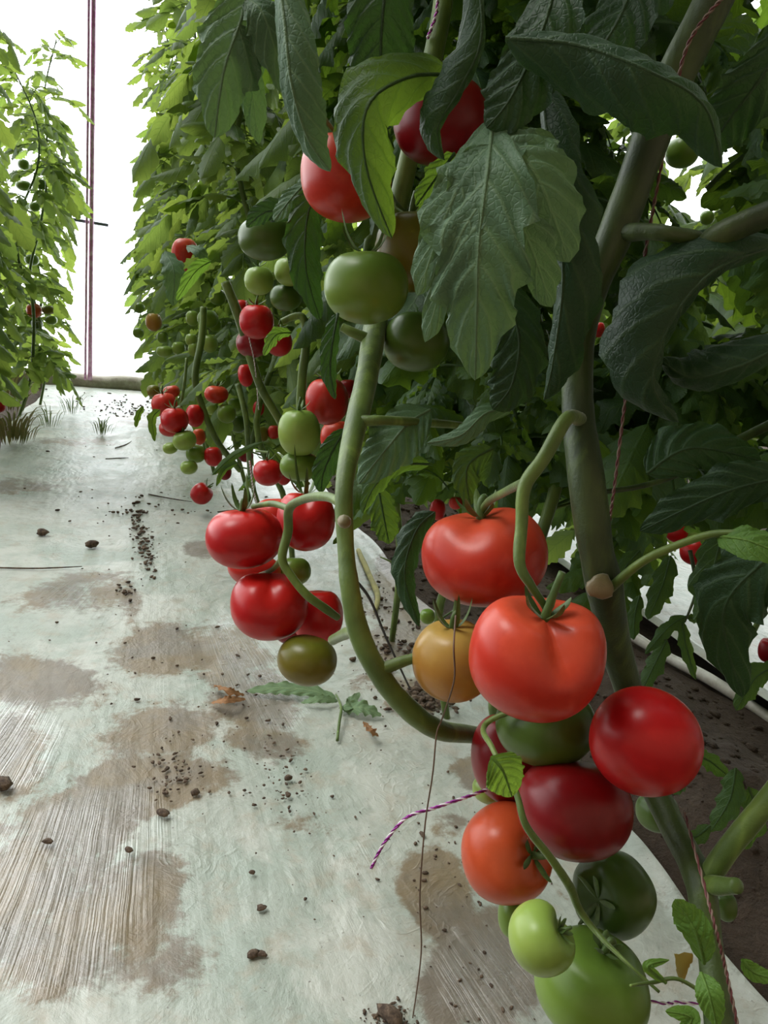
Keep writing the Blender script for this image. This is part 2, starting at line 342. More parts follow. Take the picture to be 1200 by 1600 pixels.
def film_mat(name, clean=False):
    b = NB(name); mud = b.attr('mud').outputs['Fac']; p = b.pos()
    uv = b.n('ShaderNodeUVMap').outputs[0]
    fine = b.noise(46, 9, .74, p); mid = b.noise(9, 7, .66, p, .6); big = b.noise(2.6, 4, .6, p)
    def fan(sc, det):
        mp = b.n('ShaderNodeMapping'); b.inp(mp.inputs[0], uv); mp.inputs['Scale'].default_value = sc; return b.noise(1.0, det, .6, mp.outputs[0], .12)
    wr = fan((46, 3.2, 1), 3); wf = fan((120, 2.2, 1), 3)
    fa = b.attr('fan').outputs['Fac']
    m = b.math('ADD', mud, b.math('MULTIPLY', b.math('SUBTRACT', mid, .5), 1.7))
    m = b.math('ADD', m, b.math('MULTIPLY', b.math('SUBTRACT', fine, .5), 1.2))
    m = b.math('ADD', m, b.math('MULTIPLY', b.math('MULTIPLY', b.math('SUBTRACT', wf, .5), fa), 1.0))
    mask = b.sstep(m, .18, .62)
    base = b.mix(b.sstep(big, .35, .65), (.34, .40, .34), (.45, .475, .415))
    base = b.mix(b.math('MULTIPLY', b.sstep(fine, .42, .75), .55), base, (.25, .27, .225))
    base = b.mix(b.math('MULTIPLY', b.sstep(b.noise(4.5, 5, .65, p, .5), .48, .62), .75), base, (.53, .54, .48))
    base = b.mix(b.math('MULTIPLY', b.sstep(b.noise(17, 6, .65, p), .5, .68), .4), base, (.36, .28, .19))
    tone = b.noise(5.5, 4, .6, p, .4)
    mudc = b.mix(fine, b.mix(b.sstep(tone, .4, .6), (.085, .062, .04), (.12, .075, .026)), b.mix(b.sstep(tone, .4, .6), (.21, .155, .105), (.25, .165, .07)))
    c = b.mix(b.math('MULTIPLY', mask, .86), base, mudc)
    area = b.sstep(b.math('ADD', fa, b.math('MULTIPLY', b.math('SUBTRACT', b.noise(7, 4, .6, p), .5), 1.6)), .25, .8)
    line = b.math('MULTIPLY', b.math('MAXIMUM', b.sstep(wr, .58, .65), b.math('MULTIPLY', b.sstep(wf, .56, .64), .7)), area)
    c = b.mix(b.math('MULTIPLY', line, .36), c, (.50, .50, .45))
    spk = b.sstep(b.noise(150, 4, .6, p), .66, .73); c = b.mix(b.math('MULTIPLY', spk, .65), c, (.08, .055, .04))
    smu = b.sstep(b.noise(28, 6, .7, p), .62, .72); c = b.mix(b.math('MULTIPLY', smu, .45), c, (.13, .10, .075))
    b.set('Base Color', c)
    b.set('Roughness', b.math('SUBTRACT', b.math('MULTIPLY_ADD', b.noise(11, 4, .6, p), .4, .2), b.math('MULTIPLY', area, .12))); b.set('Specular IOR Level', .6)
    b.set('Coat Weight', b.math('MULTIPLY_ADD', area, .5, .08)); b.set('Coat Roughness', .07); b.set('Coat IOR', 1.75)
    crin = b.n('ShaderNodeTexVoronoi', feature='DISTANCE_TO_EDGE'); b.inp(crin.inputs['Vector'], b.pos((30, 13, 1))); crin.inputs['Scale'].default_value = 1.0
    h = b.math('ADD', b.math('MULTIPLY', b.math('ADD', wr, b.math('MULTIPLY', wf, .5)), b.math('MULTIPLY_ADD', area, .85, .12)), b.math('MULTIPLY', mid, 1.6))
    h = b.math('ADD', h, b.math('MULTIPLY', b.math('MINIMUM', crin.outputs['Distance'], .25), .5)); h = b.math('ADD', h, b.math('MULTIPLY', fine, .35))
    crz = b.noise(13, 2, .5, p, 1.6); ridge = b.math('ABSOLUTE', b.math('SUBTRACT', crz, .5)); ridge = b.math('MINIMUM', b.math('MULTIPLY', ridge, 9.0), .5)
    h = b.math('ADD', h, b.math('MULTIPLY', b.math('MULTIPLY', ridge, b.sstep(b.noise(3, 3, .6, p), .45, .6)), -.28)); nn = b.bump(h, .65, .006); b.set('Normal', nn); b.set('Coat Normal', nn); return b.m
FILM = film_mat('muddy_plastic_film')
xs = np.linspace(-.47, .80, 330); ys = np.r_[np.linspace(.1, 1.9, 380), np.linspace(1.91, 5.5, 200)]
def film_z(x, y):
    e1 = np.exp(-((x - .80) / .022) ** 2) * (.014 + .006 * np.sin(y * 9))
    z = .004 * smoothnoise(x, y, 5, 10, 4, 30) + .0011 * smoothnoise(x * 3, y, 6, 10, 20, 110) + e1
    z += .012 * np.exp(-((y - 3.1) / .25) ** 2) + .02 * np.exp(-((y - 4.1) / .3) ** 2) * (1 + .4 * np.sin(x * 7))
    return z
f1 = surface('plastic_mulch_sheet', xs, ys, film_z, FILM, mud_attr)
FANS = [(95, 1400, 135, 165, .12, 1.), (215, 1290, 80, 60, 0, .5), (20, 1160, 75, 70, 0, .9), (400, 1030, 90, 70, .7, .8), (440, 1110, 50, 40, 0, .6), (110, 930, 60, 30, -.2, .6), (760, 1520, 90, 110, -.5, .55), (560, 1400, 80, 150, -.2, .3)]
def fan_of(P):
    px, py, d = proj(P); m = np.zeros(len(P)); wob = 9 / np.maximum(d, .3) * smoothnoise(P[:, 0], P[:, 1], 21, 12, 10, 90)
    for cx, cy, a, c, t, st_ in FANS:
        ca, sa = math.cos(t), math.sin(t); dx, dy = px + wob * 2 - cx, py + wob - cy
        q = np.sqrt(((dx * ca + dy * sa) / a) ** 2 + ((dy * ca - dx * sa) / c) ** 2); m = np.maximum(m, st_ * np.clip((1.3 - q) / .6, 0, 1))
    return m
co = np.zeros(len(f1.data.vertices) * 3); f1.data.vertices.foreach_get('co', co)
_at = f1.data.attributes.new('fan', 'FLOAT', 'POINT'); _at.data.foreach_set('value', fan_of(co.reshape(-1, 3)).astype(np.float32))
me = f1.data
co = np.zeros(len(me.vertices) * 3); me.vertices.foreach_get('co', co); co = co.reshape(-1, 3)
ex = (co[:, 0] - .165) / .635
co[:, 0] += np.sign(ex) * np.abs(ex) ** 6 * .03 * smoothnoise(co[:, 1], co[:, 1] * 0, 9, 8, 3, 22); me.vertices.foreach_set('co', co.ravel()); me.update()
tag(f1, 'pale mud-stained plastic sheet covering the walkway in the foreground', 'plastic sheet')
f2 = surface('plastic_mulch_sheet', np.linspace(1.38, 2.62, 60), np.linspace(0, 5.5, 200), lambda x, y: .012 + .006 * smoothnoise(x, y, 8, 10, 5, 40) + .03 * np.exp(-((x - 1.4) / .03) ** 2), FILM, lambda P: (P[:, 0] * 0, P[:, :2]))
tag(f2, 'bright white plastic sheet on the ground beyond the soil strip at right', 'plastic sheet')
mb = MB()
tube(mb, [W(975, 985, 2.05), W(1040, 1025, 1.95), W(1110, 1062, 1.85), W(1200, 1120, 1.75), W(1300, 1190, 1.62)], [.012, .014], seg=8, jitter=.2)
o = link('rolled_sheet_edge', mb.mesh('rolled'), simple('white_film', (.7, .7, .64), .35, nscale=30, col2=(.55, .54, .47)))
tag(o, 'rolled white edge of plastic lying along the dark soil strip at right', 'plastic edge')

def box(name, lo, hi, mat, bev=.0, seg=1):
    import bmesh
    bm = bmesh.new(); bmesh.ops.create_cube(bm, size=1)
    for v in bm.verts: v.co = Vector([(l + h) / 2 + c * (h - l) for l, h, c in zip(lo, hi, v.co)])
    if bev: bmesh.ops.bevel(bm, geom=bm.edges[:], offset=bev, segments=2, affect='EDGES')
    me = bpy.data.meshes.new(name); bm.to_mesh(me); bm.free(); return link(name, me, mat)
CONC = simple('weathered_concrete', (.30, .27, .21), .9, nscale=14, col2=(.46, .43, .35), bump=.01)
xs_k = np.linspace(-6, 8, 240)
mb = MB(); prof = np.array([(0, -.06), (0, .05), (.015, .072), (.16, .075), (.18, .06), (.18, -.06)])
V = []
for x in xs_k:
    jj = .006 * math.sin(x * 9) + .004 * math.sin(x * 23 + 1); V.append(np.c_[np.full(6, x), prof[:, 0] + 5.52 + jj, prof[:, 1] + jj])
mb.add(np.vstack(V), grid_faces(len(xs_k), 6)); k = link('wall_far', mb.mesh('wall_far'), CONC); tag(k, kind='structure')
k = box('wall_back_light_block', (-6, -1.75, -.05), (8, -1.45, 2.6), simple('light_block_earth', (.22, .16, .11), .95, nscale=5, col2=(.3, .23, .16), bump=.02)); tag(k, kind='structure')  # unseen wall behind the camera, added to cut light from the back
k = box('ceiling_light_block', (-6, -1.75, 2.6), (8, -.35, 2.72), simple('light_block_straw', (.2, .17, .12), .95, nscale=9, col2=(.3, .26, .18))); tag(k, kind='structure')  # unseen opaque roof strip, added to block sky light behind the camera
# clear end film over the kerb
b = NB('greenhouse_film', Roughness=.25); b.set('Base Color', (.9, .93, .95, 1))
tr = b.n('ShaderNodeBsdfTranslucent'); tr.inputs[0].default_value = (.95, .97, 1, 1); tp = b.n('ShaderNodeBsdfTransparent')
m1 = b.n('ShaderNodeMixShader', i0=.35, i1=tp.outputs[0], i2=tr.outputs[0]); b.t.links.new(m1.outputs[0], b.o.inputs[0])
k = surface('window_1', np.linspace(-6, 8, 60), [0, 1], lambda x, y: y * 0, b.m, None)
for v in k.data.vertices: v.co = Vector((v.co.x, 5.62 - .02 * v.co.y, .06 + v.co.y * 3.2))
tag(k, kind='structure')

PURP = simple('purple_pole_paint', (.55, .2, .42), .4, 0, nscale=40, col2=(.75, .5, .66))
post = empty('steel_post', (G(141, 603)[0], 5.5, .06), 'thin purple-grey steel post with a short crossbar at the far end of the walkway', 'post')
bx, by = G(141, 603)[0], 5.5
mb = MB(); tube(mb, [(bx, by, .05), (bx, by, 1.8), (bx, by, 3.6)], [.015], n=8, seg=10); link('pole', mb.mesh('pole', post.location), PURP, post)
mb = MB(); tube(mb, [(bx - .028, by - .015, .05), (bx - .026, by - .015, 1.8), (bx - .024, by - .015, 3.6)], [.008], n=8, seg=8); link('brace_rod', mb.mesh('rod', post.location), PURP, post)
mb = MB(); z = W(125, 349, 5.3)[2]; tube(mb, [(bx - .2, by + .03, z), (bx + .1, by + .03, z - .01)], [.011], n=4, seg=8); link('crossbar', mb.mesh('bar', post.location), simple('dark_bar', (.12, .13, .15), .4, .5), post)

# ------------------------------------------------------------------ tomatoes
def body_mesh(rx, ry, rz, seed, lobes=5, amp=.03, dimple=.16, cleft=None, seg=44, rings=30, sad=0.0):
    rg = np.random.RandomState(seed); V = []; A = []; th = np.linspace(0, 2 * np.pi, seg, endpoint=False); p0 = rg.rand() * 6.28; p1 = rg.rand() * 6.28
    for i in range(rings + 1):
        f = math.pi * i / rings; c, s = math.cos(f), math.sin(f)
        s2 = max(s, 1e-3)
        top = math.exp(-(f / .42) ** 2); bot = math.exp(-((math.pi - f) / .25) ** 2)
        wgt = (s ** 1.2) * (.35 + .65 * max(0, c) ** .6)
        r = 1 + amp * wgt * (np.cos(lobes * th + p0) + .5 * np.cos((lobes - 2) * th + p1)) + .012 * np.sin(2 * th + p1) * s
        if cleft:
            for az, am, wd in cleft:
                dth = (th - az + np.pi) % (2 * np.pi) - np.pi
                r = r - am * np.exp(-(dth / wd) ** 2) * min(1, s * 2.2) * math.exp(-((f - .55) / .75) ** 2)
        sq = s2 ** .86
        zc = 0
        if cleft:
            for az, am, wd in cleft:
                dth = (th - az + np.pi) % (2 * np.pi) - np.pi
                zc = zc - rz * am * 1.5 * np.exp(-(dth / wd) ** 2) * min(1, s * 1.4) * max(0, c)
        V.append(np.c_[rx * sq * r * np.cos(th), ry * sq * r * np.sin(th), (c * (1 if c > 0 else 1.0) * abs(c) ** -.06 if abs(c) > 1e-3 else 0) * rz * np.ones(seg) * (.55 + .45 * r) - rz * dimple * top - rz * .03 * bot * 1.0])
        V[-1][:, 2] += zc + rz * sad * (np.cos(th) ** 2 - .35) * s2 ** 1.5 * max(0, c + .15)
        A.append(np.full(seg, (c + 1) / 2))
    mb = MB(); mb.add(np.vstack(V), grid_faces(rings + 1, seg, True), None, np.concatenate(A)); return mb
def calyx_mesh(R0, rz, dimple, seed, lift=.35, stalk=1.0, n=5, ln=1.0):
    rg = np.random.RandomState(seed); mb = MB(); z0 = rz * (1 - dimple) + R0 * .02
    for k in range(n):
        a = 6.283 * (k + .25 * rg.randn() * .5) / n; l = R0 * (.55 + .2 * rg.rand()) * ln; d = np.array([math.cos(a), math.sin(a), 0]); up = lift * (.5 + rg.rand())
        M = [np.array([0, 0, z0]) + d * R0 * .04, np.array([0, 0, z0 + .10 * R0]) + d * l * .4, np.array([0, 0, z0 + R0 * (.12 + up * .35)]) + d * l * .75, np.array([0, 0, z0 + R0 * (.1 + up * .9)]) + d * l]
        blade(mb, M, R0 * .085, np.array([0, 0, 1.]), 9, 3, 1, 0, -.5, 0, .3, k)
    if stalk: tube(mb, [(0, 0, z0 - .04 * R0), (.03 * R0, 0, z0 + .25 * R0), (.12 * R0, .05 * R0, z0 + stalk * .6 * R0)], [R0 * .085, R0 * .06, R0 * .055], n=8, seg=8)
    return mb
TOM = []
def tomato(px, py, w_, h_, d, pal, label, axis=(0, 1, .25), calyx=True, group='ripening tomatoes hanging on the vines', lobes=5, amp=.03, dimple=.16, cleft=None, lift=.35, stalk=1.0, prot=.8, spin=0., rxy=1., cl=1.0, sad=0.0):
    c = W(px, py, d); rw = w_ / 2 / F * d; rh = h_ / 2 / F * d
    ax = nrm(R @ np.array(axis)); i = len(TOM)
    up_amount = abs(nrm(np.array(axis))[1])
    rz = rh if up_amount > .6 else rw * .86; rx = rw
    mb = body_mesh(rx, rx * rxy, rz, i * 7 + 3, lobes, amp, dimple, cleft, *((52, 36) if w_ > 60 else (28, 18)), sad)
    o = link('tomato', mb.mesh('tomato_body', attr='ax'), TM[pal])
    zq = Vector(ax); xq = Vector(R @ np.array([1., 0, 0])); xq = (xq - zq * xq.dot(zq)).normalized(); yq = zq.cross(xq)
    m = Matrix((xq, yq, zq)).transposed().to_4x4() @ Matrix.Rotation(spin, 4, 'Z'); m.translation = Vector(c); o.matrix_world = m
    tag(o, label, 'tomato', group); TOM.append(o)
    if calyx: link('calyx', calyx_mesh(rw, rz, dimple, i, lift, stalk, ln=cl).mesh('calyx'), CAL, o)
    if prot: protect(px, py, max(w_, h_) / 2 * prot, d)
    return o
CAL = stem_mat('calyx_green', (.05, .10, .02), (.10, .17, .04), .2)
gR, gL, gT, gF = 'tomatoes of the nearest truss at right', 'tomatoes of the truss over the walkway', 'tomatoes of the upper truss', 'tomatoes of the far plants'
CT = [(1.57, .16, .45)]
# nearest truss
tomato(757, 868, 196, 150, .62, 'coral', 'large pinkish red tomato on top of the nearest cluster, behind a bent green stalk', (-.12, 1, .2), True, gR, 5, .025, .2, [(-2.2, .1, .5)], 0.3, .5, cl=.5, sad=.22, spin=.25)
tomato(838, 1025, 210, 186, .50, 'coral', 'largest coral red heart-shaped tomato with a deep notch at its stalk', (.12, 1, .42), True, gR, 4, .02, .26, [(-1.3, .22, .38)], .3, 1.2, cl=.65, sad=.32)
tomato(708, 1031, 128, 126, .60, 'amber', 'yellow-green half-ripe tomato left of the heart-shaped tomato', (-.05, 1, .3), True, gR, 5, .02, .12, None, .8, .6, cl=.75)
tomato(1008, 1158, 172, 164, .52, 'red', 'glossy round red tomato at the right of the nearest cluster', (.35, .5, -.8), False, gR, 3, .015, .06)
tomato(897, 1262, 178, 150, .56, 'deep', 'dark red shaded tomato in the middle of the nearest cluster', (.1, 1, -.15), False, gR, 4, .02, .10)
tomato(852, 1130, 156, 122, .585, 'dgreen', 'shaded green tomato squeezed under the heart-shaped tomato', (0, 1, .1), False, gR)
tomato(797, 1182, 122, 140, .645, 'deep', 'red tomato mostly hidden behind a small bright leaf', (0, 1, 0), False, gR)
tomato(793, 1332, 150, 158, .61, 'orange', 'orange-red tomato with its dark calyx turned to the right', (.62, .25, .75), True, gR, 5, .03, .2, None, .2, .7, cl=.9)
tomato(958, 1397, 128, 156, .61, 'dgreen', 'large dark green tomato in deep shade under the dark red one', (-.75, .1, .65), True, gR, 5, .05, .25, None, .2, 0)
tomato(846, 1465, 110, 126, .50, 'pale', 'light green kidney-shaped tomato near the bottom of the cluster', (.75, .5, .35), True, gR, 3, .04, .32, [(1.2, .2, .5)], .2, .5, cl=.6)
tomato(925, 1540, 176, 146, .55, 'green', 'big light green tomato at the bottom edge, lowest of the cluster', (.25, 1, .25), True, gR, 5, .03, .12, None, .1, .3, cl=.5)
tomato(766, 1232, 56, 44, .66, 'pale', 'small pale green tomato peeking out beside the purple wire', (0, 1, 0), False, gR)
tomato(803, 1432, 50, 66, .62, 'green', 'small green tomato behind the kidney-shaped one', (0, 1, 0), False, gR)
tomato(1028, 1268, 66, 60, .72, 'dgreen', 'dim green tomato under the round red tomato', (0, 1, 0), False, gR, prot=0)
tomato(1135, 1416, 32, 46, .62, 'dgreen', 'tiny oval green tomato behind the cut stub of the thick stem', (0, 1, 0), False, gR)
# truss over the walkway
tomato(382, 840, 119, 94, .83, 'red', 'red tomato highest left in the truss over the walkway', (-.05, 1, .15), True, gL, 4, .02, .1, None, .9, .4, cl=.7, sad=.1)
tomato(478, 813, 92, 94, .89, 'red', 'red tomato behind the curved stalk, right of the truss top', (0, 1, .1), True, gL, 4, .03, .12, [(-1.5, .12, .4)], 1.2, .6, sad=.2)
tomato(428, 808, 66, 62, .95, 'pink', 'red tomato half hidden between two others at the truss top', (0, 1, .2), False, gL)
tomato(398, 890, 84, 58, .91, 'pink', 'red tomato wedged between upper and lower left fruits', (.3, 1, -.2), True, gL, stalk=0)
tomato(421, 946, 119, 104, .82, 'red', 'large glossy red tomato low at the left of the walkway truss', (.05, 1, .25), False, gL, 4, .035, .14, [(-1.4, .1, .4)], sad=.2)
tomato(496, 962, 80, 88, .88, 'red', 'dark red tomato crossed by the truss stalk', (0, 1, 0), False, gL)
tomato(462, 986, 66, 42, .93, 'deep', 'red tomato mostly hidden at the bottom of the walkway truss', (0, 1, 0), False, gL)
tomato(480, 1031, 94, 76, .80, 'olive', 'olive green tomato lowest on the truss over the walkway', (.2, 1, .1), False, gL, 4, .02, .08)
tomato(458, 892, 56, 46, .93, 'green', 'small green tomato behind the stalk of the walkway truss', (0, 1, 0), False, gL)
# upper truss
tomato(542, 276, 144, 132, .72, 'coral', 'orange-pink tomato high up, half covered by a drooping leaf', (.0, 1, .25), True, gT, 5, .03, .18, [(-1.2, .12, .5)], .6, 1, prot=0, spin=.3, sad=.2)
tomato(690, 190, 150, 122, .70, 'deep', 'dark red tomato at top centre behind curled leaves', (-.2, 1, .2), False, gT, 5, .03, .16, prot=.5)
tomato(572, 448, 132, 112, .70, 'green', 'large green tomato at the head of the long bare stem', (0, 1, .2), True, gT, 5, .02, .1, None, .9, .6)
tomato(642, 392, 112, 122, .76, 'olive', 'olive green tomato behind the left edge of the big pale leaf', (0, 1, .15), True, gT, 5, .02, .1, prot=.6)
tomato(650, 533, 104, 92, .80, 'dgreen', 'dark green tomato hanging below the big pale leaf', (0, 1, 0), False, gT)
# middle distance
mid = 'tomatoes on the second and third plants of the right row'
for a in [
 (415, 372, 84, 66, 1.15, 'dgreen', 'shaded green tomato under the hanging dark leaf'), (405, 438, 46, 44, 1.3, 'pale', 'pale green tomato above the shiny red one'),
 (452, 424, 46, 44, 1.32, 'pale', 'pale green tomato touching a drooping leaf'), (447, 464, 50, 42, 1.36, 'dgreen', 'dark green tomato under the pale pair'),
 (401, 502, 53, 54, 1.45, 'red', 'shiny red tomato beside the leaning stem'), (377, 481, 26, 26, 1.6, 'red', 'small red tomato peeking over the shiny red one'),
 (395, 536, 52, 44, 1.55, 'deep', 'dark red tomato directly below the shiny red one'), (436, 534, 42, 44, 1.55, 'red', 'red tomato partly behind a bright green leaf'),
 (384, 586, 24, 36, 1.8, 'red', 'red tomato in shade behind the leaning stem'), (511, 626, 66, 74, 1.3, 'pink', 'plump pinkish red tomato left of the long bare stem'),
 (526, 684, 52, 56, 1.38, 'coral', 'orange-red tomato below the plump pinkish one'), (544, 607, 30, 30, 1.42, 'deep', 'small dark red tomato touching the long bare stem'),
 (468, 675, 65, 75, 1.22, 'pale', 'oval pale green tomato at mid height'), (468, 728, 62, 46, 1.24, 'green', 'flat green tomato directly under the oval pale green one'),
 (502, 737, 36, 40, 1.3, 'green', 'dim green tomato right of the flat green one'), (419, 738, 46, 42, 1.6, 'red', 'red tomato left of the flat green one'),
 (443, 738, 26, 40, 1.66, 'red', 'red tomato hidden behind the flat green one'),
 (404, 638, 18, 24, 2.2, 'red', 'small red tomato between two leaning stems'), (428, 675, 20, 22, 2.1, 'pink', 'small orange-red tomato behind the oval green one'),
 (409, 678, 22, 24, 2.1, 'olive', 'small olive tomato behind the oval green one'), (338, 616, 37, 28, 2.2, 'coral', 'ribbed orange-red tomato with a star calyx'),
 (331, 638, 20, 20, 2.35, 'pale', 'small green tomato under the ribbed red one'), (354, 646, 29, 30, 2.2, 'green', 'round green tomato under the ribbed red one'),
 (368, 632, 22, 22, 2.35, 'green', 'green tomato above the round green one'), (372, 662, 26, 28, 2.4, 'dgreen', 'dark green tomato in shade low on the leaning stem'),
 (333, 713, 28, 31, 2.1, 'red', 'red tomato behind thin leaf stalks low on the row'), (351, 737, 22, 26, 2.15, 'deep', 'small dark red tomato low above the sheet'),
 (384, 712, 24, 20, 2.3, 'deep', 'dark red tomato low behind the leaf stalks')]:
    tomato(*a, group=mid, prot=.85, calyx=a[2] > 30, axis=(.1 * rnd.uniform(-1, 1), 1, .2), dimple=.1)
# far truss at the edge of the walkway
for a in [
 (257, 632, 40, 38, 2.2, 'pink', 'pinkish red tomato at the upper left of the far cluster'), (273, 656, 43, 40, 2.05, 'red', 'front red tomato of the far cluster'),
 (305, 649, 28, 36, 2.15, 'red', 'red tomato at the right of the far cluster'), (266, 669, 34, 26, 2.22, 'pink', 'red tomato low behind the front one of the far cluster'),
 (240, 611, 21, 20, 2.3, 'olive', 'yellowish green tomato topmost at left of the far cluster'), (268, 612, 26, 20, 2.4, 'coral', 'orange tomato behind the far cluster'),
 (288, 688, 37, 31, 2.05, 'pale', 'largest green tomato below the far red ones'), (266, 700, 24, 18, 2.1, 'pale', 'small green tomato at the lower left of the far cluster'),
 (306, 709, 31, 28, 2.1, 'green', 'darker green tomato low in the far cluster'), (295, 730, 27, 22, 2.05, 'pale', 'lowest pale green tomato of the far cluster'),
 (311, 682, 20, 26, 2.2, 'orange', 'orange tomato beside the largest far green one')]:
    tomato(*a, group=gF, prot=1., calyx=a[2] > 36, axis=(.2 * rnd.uniform(-1, 1), 1, .25), dimple=.1)
tomato(315, 771, 34, 34, 2.66, 'red', 'lone red tomato resting on the plastic sheet', (.7, .7, .1), True, gF, stalk=1.)
# higher far trusses
for a in [
 (240, 503, 25, 28, 3.0, 'amber', 'yellow-orange tomato at the outer edge of the far foliage'), (217, 481, 18, 16, 3.1, 'green', 'green tomato at the left tip of the far foliage'),
 (216, 520, 17, 16, 3.1, 'green', 'small green tomato below the yellow-orange one'), (257, 549, 25, 18, 2.9, 'pale', 'pale green tomato left in the low far row of three'),
 (279, 544, 21, 21, 2.9, 'pale', 'pale green tomato middle of the low far row of three'), (254, 527, 18, 18, 3.0, 'green', 'green tomato over the low far row'),
 (301, 497, 20, 24, 2.7, 'pale', 'pale tomato left of the upright green stem'), (325, 498, 33, 28, 2.5, 'green', 'green tomato behind the top of the upright stem'),
 (299, 531, 19, 20, 2.6, 'pale', 'pale green tomato upper of two by the upright stem'), (303, 546, 18, 22, 2.6, 'pale', 'pale green tomato lower of two by the upright stem'),
 (328, 537, 24, 28, 2.5, 'pale', 'yellowish green tomato right of the upright stem'), (340, 464, 26, 24, 2.6, 'green', 'green tomato high beside the leaning stem'),
 (336, 508, 20, 20, 2.7, 'green', 'small green tomato right of the upright stem top'), (289, 397, 42, 50, 2.4, 'coral', 'orange-red tomato glimpsed behind drooping leaflets'),
 (383, 278, 28, 32, 1.9, 'pale', 'pale green tomato caught between two upper leaves'), (312, 265, 26, 28, 2.6, 'green', 'green tomato in the bright upper foliage')]:
    tomato(*a, group='small tomatoes in the far foliage of the right row', prot=.8 if a[1] > 450 else .3, calyx=False, dimple=.08)
for a in [
 (53, 485, 23, 23, 4.2, 'orange', 'small orange tomato in the left row'), (76, 484, 20, 14, 4.2, 'olive', 'olive tomato right of the orange one in the left row'),
 (50, 406, 22, 17, 4.2, 'green', 'green tomato over the orange one in the left row'), (37, 257, 18, 16, 4.1, 'green', 'topmost green tomato in the left row'),
 (37, 290, 24, 15, 4.1, 'green', 'flat green tomato high in the left row'), (54, 323, 16, 14, 4.1, 'green', 'small green tomato mid height in the left row'),
 (64, 288, 16, 16, 4.3, 'dgreen', 'dark green tomato high in the left row'), (80, 500, 18, 14, 4.3, 'green', 'green tomato below the olive one in the left row'),
 (58, 506, 18, 16, 4.3, 'dgreen', 'dark green tomato below the orange one in the left row'), (0, 634, 16, 20, 3.4, 'red', 'red tomato cut by the left edge of the picture')]:
    tomato(*a, group='small tomatoes of the left row', prot=.8, calyx=False, dimple=.08)
for a in [
 (1058, 829, 36, 38, 1.95, 'red', 'red tomato seen through the gap over the right white sheet'), (1086, 861, 46, 44, 1.9, 'red', 'red tomato crossed by a green leaf stalk in the right gap'),
 (936, 515, 18, 24, 2.0, 'red', 'small red tomato in shade behind the thick stem'), (684, 796, 25, 34, 1.3, 'red', 'small red tomato peeking over the shoulder of the top one'),
 (668, 963, 24, 24, .95, 'green', 'small bright green tomato over the yellow-green one'), (712, 786, 22, 20, 1.4, 'pink', 'tiny red tomato glimpsed behind the top calyx'),
 (998, 192, 26, 48, 1.4, 'pale', 'pale green oval tomato high behind the leaning dark stem'), (1066, 238, 52, 46, 1.5, 'green', 'green tomato in the bright gap at upper right'),
 (1105, 340, 22, 22, 1.6, 'green', 'small green tomato below the upper right gap'), (1198, 1015, 26, 40, 1.6, 'deep', 'dark red tomato cut by the right edge'), (820, 32, 24, 20, 1.3, 'green', 'green tomato high among dark leaves at top')]:
    tomato(*a, group='tomatoes glimpsed behind the nearest plants', prot=.9 if a[1] > 100 else 0, calyx=False, dimple=.1)

# ------------------------------------------------------------------ the two nearest plants
def px_path(pts): return [W(*p) for p in pts]
def add_stem(name, root, pts, wpx, mat=None, seg=14, jitter=.05, prot=True, label=None):
    P = px_path(pts); mb = MB(); d = np.mean([p[2] for p in pts])
    tube(mb, P, [x / 2 / F * p[2] for x, p in zip(wpx, pts)], n=len(pts) * 7, seg=seg, jitter=jitter, seed=len(pts))
    o = link(name, mb.mesh(name, root.location), mat or STEM, root)
    if label: o['label'] = label
    if prot:
        for q in smooth_path([(p[0], p[1], p[2]) for p in pts], len(pts) * 3): protect(q[0], q[1], max(wpx) * .5, q[2])
    return o
def hand_leaf(root, pts, hwpx, mat=None, roll=0.0, lobes=4.5, depth=.3, cup=-.2, ripple=.12, curl=0.0, twist=0.0, extra=(), tint=.5, nu=46, nv=15, prot=.6, name='leaf'):
    """a leaf laid along its midrib; extra: side leaflets (start fraction, end point, half width)"""
    P = px_path(pts); mb = MB(); d = float(np.mean([p[2] for p in pts])); i = len(bpy.data.objects)
    mids = [(P, hwpx)]
    for fr, e, hw in extra:
        s0 = smooth_path(P, 21)[int(fr * 20)]; e3 = W(*e); m = (s0 + e3) / 2 + (R @ np.array([0, .012, .01])); mids.append(([s0, m, e3], hw))
    for k, (Q, hw) in enumerate(mids):
        Q = np.asarray(Q); t = nrm(Q[-1] - Q[0]); view = nrm(CAM - Q.mean(0)); s = nrm(np.cross(view, t)); n = view * math.cos(roll) + s * math.sin(roll)
        if mat is LEAFB: n = nrm(n * .8 + nrm(np.array([-.55, .22, 1.])) * .5)
        blade(mb, Q, hw / F * d, n, nu if k == 0 else nu * 2 // 3, nv, lobes, depth, cup, ripple, tint, i + k, curl, twist)
    tube(mb, np.asarray(P), [.0013, .0008, .0004], n=20, seg=6, cap=False)
    o = link(name, mb.mesh(name, root.location), mat or LEAF, root)
    if prot:
        for q in smooth_path(pts, 8): protect(q[0], q[1], hwpx * prot, q[2])
    return o

